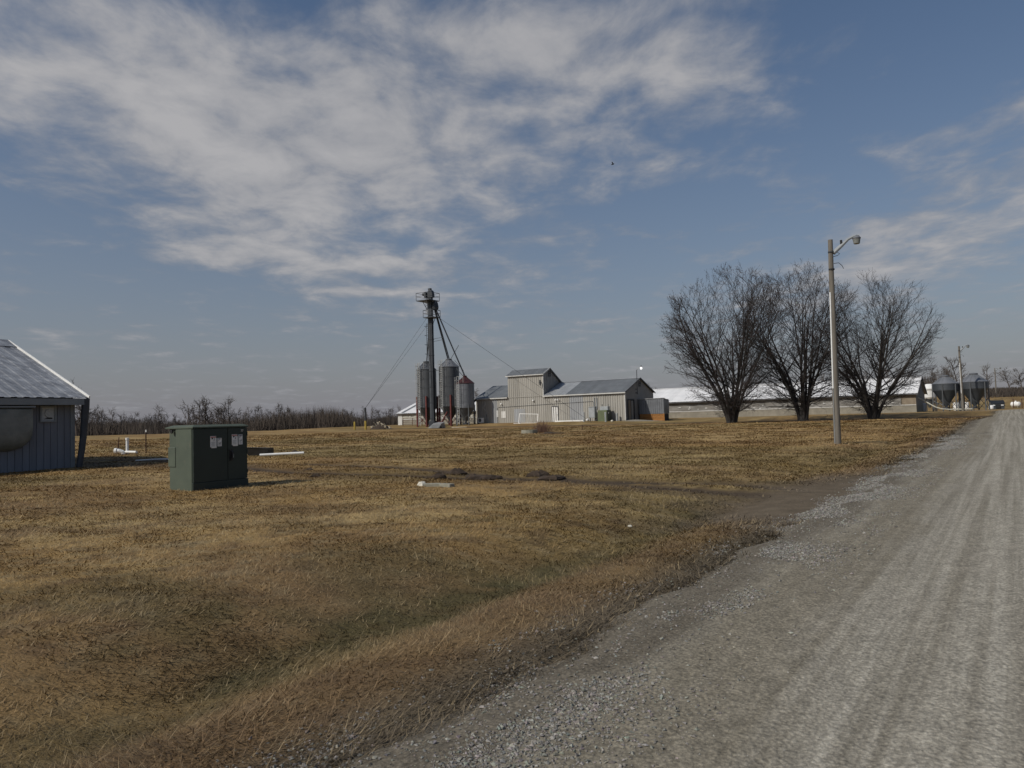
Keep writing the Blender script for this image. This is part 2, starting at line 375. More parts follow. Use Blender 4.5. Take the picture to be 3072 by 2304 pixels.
def colour(x, y):
    """dry-grass colour of the turf at a point (what grows there, not how it is lit)"""
    a = U.x * x + U.y * y; v = V.x * x + V.y * y; e = edge_v(a); q = v - e
    n1 = fbm(v * .20 + 3, a * .33, 1, 4); n2 = fbm(v * .9, a * 1.2, 5, 4); n3 = fbm(v * .07, a * .10, 8, 3); n4 = fbm(v * .35 + 9, a * .5 + 2, 21, 4)
    c = np.tile(C_(.305, .202, .082), (len(x), 1))
    stripe = fbm(v * .06, a * 1.1 + .25 * v, 63, 3)
    c = lerp(c, C_(.385, .280, .130), sstep(.46, .66, n1) * .8)
    c = lerp(c, C_(.185, .118, .052), sstep(.50, .68, stripe) * .55 * sstep(10, 22, y))
    c = lerp(c, C_(.165, .098, .044), sstep(.50, .72, n4) * .55)
    c = lerp(c, C_(.145, .085, .038), sstep(.48, .68, n2) * .38)
    c = lerp(c, C_(.13, .115, .045), sstep(.52, .68, n3) * .35)
    n5 = fbm(v * 3.1 + 2, a * 3.1, 55, 3); n6 = fbm(v * 6.5 + 4, a * 6.5, 57, 2)
    c = lerp(c, C_(.115, .075, .038), sstep(.50, .72, n5) * .6 * sstep(45, 12, y))
    c = lerp(c, C_(.31, .245, .135), sstep(.58, .75, n6) * .6 * sstep(30, 8, y))
    near = sstep(11, 4.5, a + .55 * (-q - 3)) * sstep(-7.5, -3, q)
    c = lerp(c, C_(.165, .108, .058), near * (.25 + .55 * n4))
    w = sstep(16.5, 12, a) + .35 * sstep(19, 24, a) * sstep(75, 45, a)
    dt = np.exp(-((q + 2.05 + .5 * (n1 - .5)) / .52) ** 2) * w
    c = lerp(c, C_(.088, .075, .033), np.clip(dt * (.1 + 2.6 * n5 * n4), 0, .9))
    g2 = sstep(.55, .68, fbm(v * .5 + 40, a * .5, 33, 4)) * sstep(-9, -3.2, q) * sstep(22, 10, a)
    c = lerp(c, C_(.082, .080, .034), g2 * (.1 + .5 * n2))
    vg = sstep(-1.75, -1.05, q) * (a < 75)
    c = lerp(c, C_(.165, .108, .058), vg * (.25 + .6 * n2))
    c = lerp(c, C_(.105, .092, .068), sstep(-.75, -.1, q) * .75)
    s = soil_mask(x, y)
    c = lerp(c, C_(.062, .046, .033), np.clip(s, 0, .93))
    mo = .9 * sstep(3.0, .8, seg_dist(x, y, MOUTH) / (.55 + .9 * n2))
    c = lerp(c, C_(.155, .125, .088) * 1.0, mo * (.55 + .6 * n5))
    far = sstep(135, 200, y)
    c = lerp(c, C_(.16, .105, .055), far * .8)
    return np.clip(c, .012, .5)
def steps(*segs):
    o = []
    for a, b, s in segs: o.append(np.arange(a, b, s))
    return np.concatenate(o)
A_ = np.concatenate([-np.geomspace(4000, 70, 14), steps((-60, -1, 3), (-1, 15, .085), (15, 42, .2), (42, 135, .7), (135, 330, 6)), np.geomspace(340, 5000, 22)])
V_ = np.concatenate([-np.geomspace(5000, 330, 22), steps((-320, -130, 6), (-130, -42, .9), (-42, -12, .25), (-12, -1.5, .08), (-1.5, 5, .5), (5, 60, 3), (60, 330, 10)), np.geomspace(340, 5000, 18)])
def grid_mesh(name, vs, as_, zf, material, cf=None, shift=None):
    vv, aa = np.meshgrid(vs, as_); nv, na = len(vs), len(as_)
    if shift: vv = vv + shift(aa)
    x = vv * V.x + aa * U.x; y = vv * V.y + aa * U.y
    z = zf(x, y, vv, aa)
    co = np.stack([vv, aa, z], -1).reshape(-1, 3)
    i = np.arange(nv * na).reshape(na, nv)
    q = np.stack([i[:-1, :-1], i[:-1, 1:], i[1:, 1:], i[1:, :-1]], -1).reshape(-1, 4)
    me = bpy.data.meshes.new(name); me.vertices.add(len(co)); me.vertices.foreach_set('co', co.ravel())
    me.loops.add(q.size); me.loops.foreach_set('vertex_index', q.ravel().astype(np.int32))
    me.polygons.add(len(q)); me.polygons.foreach_set('loop_start', np.arange(0, q.size, 4, dtype=np.int32)); me.polygons.foreach_set('loop_total', np.full(len(q), 4, np.int32))
    me.polygons.foreach_set('use_smooth', np.ones(len(q), bool)); me.update(calc_edges=True)
    if cf is not None:
        c = cf(x.ravel(), y.ravel()); c4 = np.ones((len(c), 4), np.float32); c4[:, :3] = c
        at = me.color_attributes.new('tint', 'FLOAT_COLOR', 'POINT'); at.data.foreach_set('color', c4.ravel())
    me.materials.append(material); o = bpy.data.objects.new(name, me); COL.objects.link(o); o.rotation_euler = (0, 0, RZ); o['kind'] = 'structure'
    return o
def ground_material(name, blades=False):
    m = bpy.data.materials.new(name); m.use_nodes = True; n = m.node_tree.nodes; l = m.node_tree.links; b = n['Principled BSDF']
    b.inputs['Roughness'].default_value = .9; b.inputs['Specular IOR Level'].default_value = .15
    at = n.new('ShaderNodeVertexColor'); at.layer_name = 'tint'
    if blades:
        b.inputs['Roughness'].default_value = .65; b.inputs['Specular IOR Level'].default_value = .3
        l.new(at.outputs[0], b.inputs['Base Color']); return m
    geo = n.new('ShaderNodeNewGeometry'); mp = n.new('ShaderNodeMapping'); mp.inputs['Rotation'].default_value = (0, 0, PHI); mp.inputs['Scale'].default_value = (1, 1.5, 1); l.new(geo.outputs['Position'], mp.inputs['Vector'])
    def ns(sc, d, r=.65):
        k = n.new('ShaderNodeTexNoise'); k.inputs['Scale'].default_value = sc; k.inputs['Detail'].default_value = d; k.inputs['Roughness'].default_value = r; l.new(mp.outputs[0], k.inputs['Vector']); return k.outputs['Fac']
    f1 = ns(2.2, 8, .72); f2 = ns(30, 4)
    r1 = n.new('ShaderNodeMapRange'); r1.inputs['From Min'].default_value = .30; r1.inputs['From Max'].default_value = .70; r1.inputs['To Min'].default_value = .74; r1.inputs['To Max'].default_value = 1.22; l.new(f1, r1.inputs['Value'])
    r2 = n.new('ShaderNodeMapRange'); r2.inputs['From Min'].default_value = .3; r2.inputs['From Max'].default_value = .7; r2.inputs['To Min'].default_value = .6; r2.inputs['To Max'].default_value = 1.3; l.new(f2, r2.inputs['Value'])
    mu = n.new('ShaderNodeMath'); mu.operation = 'MULTIPLY'; l.new(r1.outputs[0], mu.inputs[0]); l.new(r2.outputs[0], mu.inputs[1])
    vm = n.new('ShaderNodeVectorMath'); vm.operation = 'SCALE'; l.new(at.outputs[0], vm.inputs[0]); l.new(mu.outputs[0], vm.inputs['Scale'])
    l.new(vm.outputs[0], b.inputs['Base Color'])
    bp = n.new('ShaderNodeBump'); bp.inputs['Strength'].default_value = .6; bp.inputs['Distance'].default_value = .03
    ad = n.new('ShaderNodeMath'); ad.operation = 'ADD'; l.new(f1, ad.inputs[0]); l.new(f2, ad.inputs[1]); l.new(ad.outputs[0], bp.inputs['Height']); l.new(bp.outputs[0], b.inputs['Normal'])
    return m
M_ground = ground_material('dry_turf'); M_blade = ground_material('dry_blade', True)
def zg(x, y, vv, aa):
    z = H(x, y); s = soil_mask(x, y)
    return z - .06 * s * (y < 60) - .05 * sstep(-.2, .3, vv - edge_v(aa)) * sstep(5.5, 4.5, vv - bend(aa))
ground = grid_mesh('ground', V_, A_, zg, M_ground, colour)

# gravel road: a crowned sheet whose ragged edges dive under the turf
def zr(x, y, vv, aa):
    e = edge_v(aa)
    rag = .55 * (fbm(vv * 1.6, aa * 1.1, 41, 4) - .5) + .22 * (fbm(vv * .2, aa * .22, 43, 2) - .5)
    rim = sstep(-.75, .25, vv - e + rag) * sstep(5.1, 4.2, vv - bend(aa) + rag)
    rut = -.018 * (np.exp(-((vv + .75) / .3) ** 2) + np.exp(-((vv - .85) / .3) ** 2) + np.exp(-((vv - 2.4) / .3) ** 2))
    return H(x, y, False) - .20 + .23 * rim + .03 * np.exp(-((vv - 1) / 2.2) ** 2) + rut + .012 * (fbm(vv * 5, aa * 1.2, 47, 3) - .5)
def road_material():
    m = bpy.data.materials.new('gravel'); m.use_nodes = True; n = m.node_tree.nodes; l = m.node_tree.links; b = n['Principled BSDF']
    b.inputs['Roughness'].default_value = .92; b.inputs['Specular IOR Level'].default_value = .2
    tc = n.new('ShaderNodeTexCoord'); sp = n.new('ShaderNodeSeparateXYZ'); l.new(tc.outputs['Object'], sp.inputs[0])
    def mp(sc):
        k = n.new('ShaderNodeMapping'); k.inputs['Scale'].default_value = sc; l.new(tc.outputs['Object'], k.inputs['Vector']); return k.outputs[0]
    def ns(sc, s, d, r=.6):
        k = n.new('ShaderNodeTexNoise'); k.inputs['Scale'].default_value = s; k.inputs['Detail'].default_value = d; k.inputs['Roughness'].default_value = r; l.new(mp(sc), k.inputs['Vector']); return k.outputs['Fac']
    def mr(v, a, b_, c, d):
        k = n.new('ShaderNodeMapRange'); k.interpolation_type = 'SMOOTHSTEP'
        for i, q in zip(('From Min', 'From Max', 'To Min', 'To Max'), (a, b_, c, d)): k.inputs[i].default_value = q
        l.new(v, k.inputs['Value']); return k.outputs[0]
    def mx(f, a, b_):
        k = n.new('ShaderNodeMix'); k.data_type = 'RGBA'; l.new(f, k.inputs['Factor'])
        for s, q in (('A', a), ('B', b_)):
            if isinstance(q, tuple): k.inputs[s].default_value = (*q, 1)
            else: l.new(q, k.inputs[s])
        return k.outputs['Result']
    def ma(op, a, b_):
        k = n.new('ShaderNodeMath'); k.operation = op
        for i, q in enumerate((a, b_)):
            if isinstance(q, (int, float)): k.inputs[i].default_value = q
            else: l.new(q, k.inputs[i])
        return k.outputs[0]
    streak = ns((2.6, .035, 1), 2.2, 6, .62); patch = ns((1, .5, 1), .8, 4); grit = ns((1, .75, 1), 34, 5, .75); grit2 = ns((1, .6, 1), 9, 5, .7)
    vo = n.new('ShaderNodeTexVoronoi'); vo.inputs['Scale'].default_value = 42; l.new(mp((1, .8, 1)), vo.inputs['Vector'])
    c = mx(mr(streak, .34, .66, 0, 1), (.225, .205, .162), (.395, .370, .310))
    c = mx(mr(patch, .4, .65, 0, .45), c, (.31, .285, .235))
    vj = ma('ADD', sp.outputs[0], ma('MULTIPLY', ma('SUBTRACT', patch, .5), 1.1))
    tan_ = ma('MULTIPLY', mr(vj, -2.35, -1.75, 0, 1), mr(vj, -1.45, -.85, 1, 0))
    c = mx(ma('MULTIPLY', tan_, .75), c, (.205, .180, .132))
    c = mx(mr(vj, -1.9, -2.3, 0, .85), c, (.135, .115, .085))
    g = ma('MULTIPLY', mr(grit, .32, .68, .66, 1.28), mr(grit2, .3, .7, .82, 1.14))
    vm = n.new('ShaderNodeVectorMath'); vm.operation = 'SCALE'; l.new(c, vm.inputs[0]); l.new(g, vm.inputs['Scale'])
    vm2 = n.new('ShaderNodeVectorMath'); vm2.operation = 'SCALE'; l.new(vm.outputs[0], vm2.inputs[0]); l.new(mr(vo.outputs['Distance'], .1, .7, 1.1, .85), vm2.inputs['Scale'])
    l.new(vm2.outputs[0], b.inputs['Base Color'])
    bp = n.new('ShaderNodeBump'); bp.inputs['Strength'].default_value = .8; bp.inputs['Distance'].default_value = .012
    l.new(ma('ADD', ma('MULTIPLY', vo.outputs['Distance'], -.6), ma('ADD', grit, grit2)), bp.inputs['Height']); l.new(bp.outputs[0], b.inputs['Normal'])
    return m
M_road = road_material()
road = grid_mesh('gravel_road', steps((-4.2, 0, .07), (0, 6.2, .14)), np.concatenate([steps((-30, -1, 1), (-1, 16, .10), (16, 45, .25), (45, 150, .8)), np.geomspace(151, 260, 40)]), zr, M_road, None, bend)

# ------------------------------------------------------------------ dry grass blades and loose stones (uncountable)
def raw_tris(name, co, cols, material, nper=3):
    me = bpy.data.meshes.new(name); nv = len(co); me.vertices.add(nv); me.vertices.foreach_set('co', co.astype(np.float32).ravel())
    nf = nv // 3; me.loops.add(nv); me.loops.foreach_set('vertex_index', np.arange(nv, dtype=np.int32))
    me.polygons.add(nf); me.polygons.foreach_set('loop_start', np.arange(0, nv, 3, dtype=np.int32)); me.polygons.foreach_set('loop_total', np.full(nf, 3, np.int32))
    me.update(calc_edges=True)
    if cols is not None:
        c4 = np.ones((nv, 4), np.float32); c4[:, :3] = cols
        at = me.color_attributes.new('tint', 'FLOAT_COLOR', 'POINT'); at.data.foreach_set('color', c4.ravel())
    me.materials.append(material); o = bpy.data.objects.new(name, me); COL.objects.link(o); return o
def make_grass():
    n = 1300000
    # density falls off with distance from where the picture was taken; a wide sector so that a step aside still sees grass
    r = (2.2 ** .5 + rng.random(n) * (85 ** .5 - 2.2 ** .5)) ** 2
    th = (rng.random(n) * 1.75 - .88)
    x = r * np.sin(th); y = r * np.cos(th)
    a = U.x * x + U.y * y; v = V.x * x + V.y * y; q = v - edge_v(a)
    keep = q + .9 * (fbm(v * 1.6, a * 1.6, 41, 3) - .5) < .02 + .35 * rng.random(n) ** 2
    keep |= (q < 1.0) & (fbm(v * 1.3 + 7, a * 1.0, 67, 3) > .60) & (rng.random(n) < .45)
    keep &= rng.random(n) > soil_mask(x, y) * 1.08
    keep &= rng.random(n) < .35 + 1.1 * fbm(v * 2.2, a * 2.2, 61, 2)
    x, y, r, a, v, q = [k[keep] for k in (x, y, r, a, v, q)]; n = len(x)
    z = H(x, y) - .004
    grow = .65 + .9 * fbm(v * .7, a * .7, 71, 3)
    tall = .88 + .10 * sstep(-3.2, -1.0, q) * (r < 25)
    ln = (.034 + .075 * rng.random(n) ** 2.0) * grow * tall * (1 + .010 * np.minimum(r, 60))
    ln = ln * (1 + 1.1 * (rng.random(n) < .010) * (r < 22))
    wd = (.0014 + .0015 * rng.random(n)) * (1 + np.maximum(r - 3, 0) * .23)
    tilt = R(48) + R(38) * rng.random(n) ** .6
    fl = 6.28 * (fbm(v * .55, a * .55, 81, 2) * 1.6) + rng.normal(0, 1.25, n)     # matted, laid over in swirls
    dx, dy = np.cos(fl), np.sin(fl)
    px_, py_ = -dy, dx
    b = np.stack([x, y, z], 1)
    tip = b + np.stack([dx * np.sin(tilt) * ln, dy * np.sin(tilt) * ln, np.cos(tilt) * ln + .004], 1)
    off = np.stack([px_ * wd, py_ * wd, np.zeros(n)], 1)
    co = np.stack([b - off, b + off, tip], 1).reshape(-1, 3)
    c = colour(x, y) * (.62 + .85 * rng.random(n) ** 1.3)[:, None]
    st = rng.random(n) < .13 * (.4 + 1.2 * fbm(v * 1.1, a * 1.1, 77, 3)); c[st] = c[st] * .45 + np.array([.36, .28, .16]) * .62
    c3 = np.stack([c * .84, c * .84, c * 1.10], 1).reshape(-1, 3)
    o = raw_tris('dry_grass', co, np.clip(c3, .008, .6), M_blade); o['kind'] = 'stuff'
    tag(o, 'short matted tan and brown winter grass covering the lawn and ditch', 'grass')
make_grass()
def stones(name, x, y, size, zoff, cols, label):
    n = len(x); o8 = np.array([(1, 0, 0), (-1, 0, 0), (0, 1, 0), (0, -1, 0), (0, 0, 1), (0, 0, -1)], float)
    f8 = np.array([(0, 2, 4), (2, 1, 4), (1, 3, 4), (3, 0, 4), (2, 0, 5), (1, 2, 5), (3, 1, 5), (0, 3, 5)])
    p = o8[None] * (.6 + .7 * rng.random((n, 6, 1))) + rng.normal(0, .22, (n, 6, 3))
    p *= size[:, None, None] * np.array([1, .85, .62])[None, None]
    an = rng.random(n) * 6.28; ca, sa = np.cos(an)[:, None], np.sin(an)[:, None]
    tl = rng.normal(0, .35, n); ct, st_ = np.cos(tl)[:, None], np.sin(tl)[:, None]
    X_, Y_, Z_ = p[..., 0], p[..., 1], p[..., 2]
    Y2, Z2 = Y_ * ct - Z_ * st_, Y_ * st_ + Z_ * ct
    X3, Y3 = X_ * ca - Y2 * sa, X_ * sa + Y2 * ca
    a = U.x * x + U.y * y; v = V.x * x + V.y * y
    z = np.maximum(zr(x, y, v, a), zg(x, y, v, a)) + size * zoff
    w = np.stack([X3 + x[:, None], Y3 + y[:, None], Z2 + z[:, None]], -1)
    co = w[:, f8].reshape(-1, 3); cc = np.repeat(cols, 24, axis=0)
    o = raw_tris(name, co, cc, M_blade); o['kind'] = 'stuff'; tag(o, label, 'gravel')
def make_stones():
    n = 150000
    a = 1.5 + 44 * rng.random(n) ** 2.1; q = rng.normal(.28, .42, n); v = edge_v(a) + q
    x = v * V.x + a * U.x; y = v * V.y + a * U.y
    cl = fbm(v * 1.5, a * .8, 91, 3)
    k = (rng.random(n) < sstep(.48, .66, cl) * .95 + .05) & (q < 1.35) & (q > -.2 - .55 * rng.random(n) ** 2.2)
    x, y, v, a = x[k], y[k], v[k], a[k]; n = len(x)
    sz = (.004 + .010 * rng.random(n) ** 3) * (1 + .035 * a)
    big_ = rng.random(n) < .010; sz[big_] *= 1.5
    g = .14 + .18 * rng.random(n) ** 1.5
    c = np.stack([g, g * .96, g * .87], 1) * (1 + rng.normal(0, .04, (n, 3)))
    stones('loose_gravel', x, y, sz, .25, np.clip(c, .05, .6), 'loose pale grey crushed stone strewn along the road edge')
    n = 45000
    a = 1.5 + 30 * rng.random(n) ** 2; v = -2.4 + 6.6 * rng.random(n)
    k = rng.random(n) < .25 + .75 * sstep(.45, .62, fbm(v * 2.0, a * .12, 95, 3)); a, v = a[k], v[k]; n = len(a)
    x = v * V.x + a * U.x; y = v * V.y + a * U.y
    g = .17 + .17 * rng.random(n); c = np.stack([g, g * .965, g * .87], 1)
    stones('road_gravel', x, y, (.0022 + .0045 * rng.random(n) ** 2.5) * (1 + .03 * a), .2, c, 'fine grey gravel lying loose on the road surface')
make_stones()

# ------------------------------------------------------------------ corrugated sheets
_pan = {}
def panel(wd, ln, pitch, depth, material, key):
    k = (round(wd, 3), round(ln, 2), pitch, depth, material.name, key)
    if k in _pan: return _pan[k]
    prof = []; n = max(1, round(wd / pitch)); p = wd / n
    for i in range(n):
        x = i * p
        prof += [(x, 0), (x + p * .36, 0), (x + p * .50, depth), (x + p * .84, depth), (x + p * .97, 0)]
    prof.append((wd, 0))
    mb = MB(); m = len(prof)
    pts = [(x, -d, 0) for x, d in prof] + [(x, -d, ln) for x, d in prof]
    mb.poly(pts, [(i, i + 1, m + i + 1, m + i) for i in range(m - 1)])
    _pan[k] = mb.mesh(key, material); return _pan[k]
def clad(parent, x0, x1, y, z0, z1, material, name='wall_panel', wd=1.02, pitch=.34, depth=.055, mats=None):
    n = max(1, round((x1 - x0) / wd)); w = (x1 - x0) / n
    for i in range(n):
        m = material if not mats else mats(i, n)
        link(name, panel(w, z1 - z0, pitch, depth, m, name), parent, (x0 + i * w, y, z0))
def roof(parent, x0, x1, y0, z0, y1, z1, material, name='roof_panel', wd=.914, pitch=.305, depth=.03, mats=None, skip=None):
    """sheets from the eave (y0,z0) up to the ridge (y1,z1); y1<y0 for the far slope"""
    n = max(1, round((x1 - x0) / wd)); w = (x1 - x0) / n; ln = math.hypot(y1 - y0, z1 - z0)
    for i in range(n):
        if skip and skip(x0 + (i + .5) * w): continue
        m = material if not mats else mats(i, n)
        if y1 > y0:
            link(name, panel(w, ln, pitch, depth, m, name), parent, (x0 + i * w, y0, z0), (-(math.pi / 2 - math.atan2(z1 - z0, y1 - y0)), 0, 0))
        else:
            link(name, panel(w, ln, pitch, depth, m, name), parent, (x0 + (i + 1) * w, y0, z0), (-(math.pi / 2 - math.atan2(z1 - z0, y0 - y1)), 0, math.pi))

# ------------------------------------------------------------------ blue-grey barn at the left edge
def left_barn():
    c = onground(224, 1402); b = thing('livestock_barn', (c.x, c.y, hz_(c.x, c.y) - .03), RZ2, 'blue-grey board barn with ribbed metal roof at the left edge of the picture', 'barn')
    LN, WD, HT, RG = 26.0, 13.6, 2.98, 3.05
    def xl(px):
        d = ray(px, 1300); k = d.x / d.y; return -(c.x - k * c.y) / (U.x - k * U.y)
    part('wall', MB().box(-LN, 0, .03, WD, -.25, HT), M_board, b)
    mb = MB().poly([(0, .03, HT), (0, WD, HT), (0, WD / 2, HT + RG - .15), (-LN, .03, HT), (-LN, WD, HT), (-LN, WD / 2, HT + RG - .15)], [(0, 1, 2), (5, 4, 3), (0, 2, 5, 3), (1, 4, 5, 2)])
    part('gable', mb, M_board, b)
    bm = {}
    x = -.16; i = 0
    while x > -LN + .3:
        w = .27 + .02 * (i % 3 == 1)
        me = bm.get(w)
        if me is None:
            me = MB().poly([(-w + .012, 0, 0), (-w + .02, -.022, 0), (-.02, -.022, 0), (-.012, 0, 0), (-w + .012, 0, HT + .2), (-w + .02, -.022, HT + .2), (-.02, -.022, HT + .2), (-.012, 0, HT + .2)],
                           [(0, 1, 5, 4), (1, 2, 6, 5), (2, 3, 7, 6), (0, 3, 2, 1), (3, 0, 4, 7)]).mesh('board', M_board); bm[w] = me
        link('board', me, b, (x, .03, -.15 - .03 * (i % 2))); x -= w; i += 1
    part('corner_trim', MB().box(-.17, .012, -.012, .16, -.06, HT - .02), M_fascia, b)
    ov = .52; sl_ = RG / (WD / 2)
    z0 = HT + .12 - ov * sl_ * .4
    roof(b, -LN, .34, -ov, z0, WD / 2, HT + RG, M_roofb, wd=.95, pitch=.475, depth=.022)
    roof(b, -LN, .34, WD + ov, z0, WD / 2, HT + RG, M_roofb, wd=.95, pitch=.475, depth=.022)
    part('fascia', MB().box(-LN, .30, -ov + .02, -ov + .06, z0 - .30, z0 - .035), M_fascia, b)
    part('soffit', MB().box(-LN, .30, -ov + .062, .03, z0 - .29, z0 - .26), M_trimd, b)
    mb = MB(); n_ = Vector((0, -sl_, 1)).normalized()
    for k in (0.02, .06): pass
    mb.bar((.36, -ov, z0 + .0), (.36, WD / 2, HT + RG), .05, .18); part('rake_trim', mb, M_white, b)
    mb = MB().bar((.36, WD / 2, HT + RG), (.36, WD + ov, z0), .05, .18); part('rake_trim', mb, M_white, b)
    mb = MB().poly([(-LN, WD / 2 - .9, HT + RG - .40 + .075), (.40, WD / 2 - .9, HT + RG - .40 + .075), (.40, WD / 2, HT + RG + .09), (-LN, WD / 2, HT + RG + .09), (-LN, WD / 2 + .9, HT + RG - .33), (.40, WD / 2 + .9, HT + RG - .33)], [(0, 1, 2, 3), (3, 2, 5, 4)])
    part('ridge_cap', mb, M_roofb, b)
    # big fan hood, rounded towards the bottom
    x1 = xl(88); x0 = x1 - 2.4; mb = MB()
    prof = [(-.02, 2.62), (-.28, 2.62), (-.42, 2.52), (-.46, 1.55), (-.40, 1.15), (-.26, .92), (-.02, .84)]
    def ring(x, s, dz): return [(x, y * s, z if z > 2.0 else z + dz) for y, z in prof]
    rows = [ring(x1, .55, .42), ring(x1 - .05, .92, .36), ring(x1 - .35, 1, .12), ring(x1 - .75, 1, .0), ring(x0 + .5, 1, .03), ring(x0, .6, .4)]
    pts = [p for r_ in rows for p in r_]; m = len(prof); fs = [(i * m + k, (i + 1) * m + k, (i + 1) * m + k + 1, i * m + k + 1) for i in range(len(rows) - 1) for k in range(m - 1)]
    fs.append(tuple(range(m))); fs.append(tuple(reversed(range((len(rows) - 1) * m, len(rows) * m))))
    mb.poly(pts, fs); o = part('fan_hood', mb, M_fibre, b); autosmooth(o, 45)
    part('hood_flange', MB().box(x0 - .05, x1 + .03, -.47, -.028, 2.60, 2.66), M_fascia, o)
    # square wall vent with a round plug
    vx0, vx1, vz0, vz1 = xl(120), xl(166), 2.02, 2.66
    v = part('wall_vent', MB().box(vx0, vx1, -.03, .02, vz0, vz1), M_vent, b)
    fr = MB(); t_ = .05
    fr.box(vx0 - .02, vx1 + .02, -.075, -.0302, vz1 - t_, vz1 + .02).box(vx0 - .02, vx1 + .02, -.075, -.0302, vz0 - .02, vz0 + t_).box(vx0 - .02, vx0 + t_, -.073, -.0304, vz0 + t_, vz1 - t_).box(vx1 - t_, vx1 + .02, -.073, -.0304, vz0 + t_, vz1 - t_)
    part('vent_frame', fr, M_fascia, v)
    mb = MB(); nn = 20; cx_, cz_, rr = vx1 - .27, 2.36, .17
    mb.poly([(cx_ + rr * math.cos(k * 2 * math.pi / nn), -.062, cz_ + rr * math.sin(k * 2 * math.pi / nn)) for k in range(nn)] + [(cx_ + rr * math.cos(k * 2 * math.pi / nn), -.031, cz_ + rr * math.sin(k * 2 * math.pi / nn)) for k in range(nn)],
            [tuple(range(nn))] + [(k, k + nn, (k + 1) % nn + nn, (k + 1) % nn) for k in range(nn)])
    part('vent_disc', mb, M_vent, v)
    part('vent_slot', MB().poly([(vx0 + .10, -.036, vz0 + .10), (vx1 - .13, -.036, vz0 + .10), (vx1 - .13, -.036, vz0 + .16), (vx1 - .4, -.036, vz0 + .19), (vx0 + .28, -.036, vz0 + .16)], [(0, 1, 2, 3, 4)]), M_black, v)
    # heavy dark downspout hung from the eave corner, leaning in to the ground
    pts = [(.27, -ov + .13, z0 - .04), (.26, -ov + .14, z0 - .5), (.20, -ov + .16, 1.5), (.12, -ov + .18, .75), (.02, -ov + .2, .02)]
    o = part('downspout', MB().tube(pts, [.165, .16, .14, .135, .12], 10), M_rubber, b); autosmooth(o)
    # weedy tufts along the wall foot
left_barn()

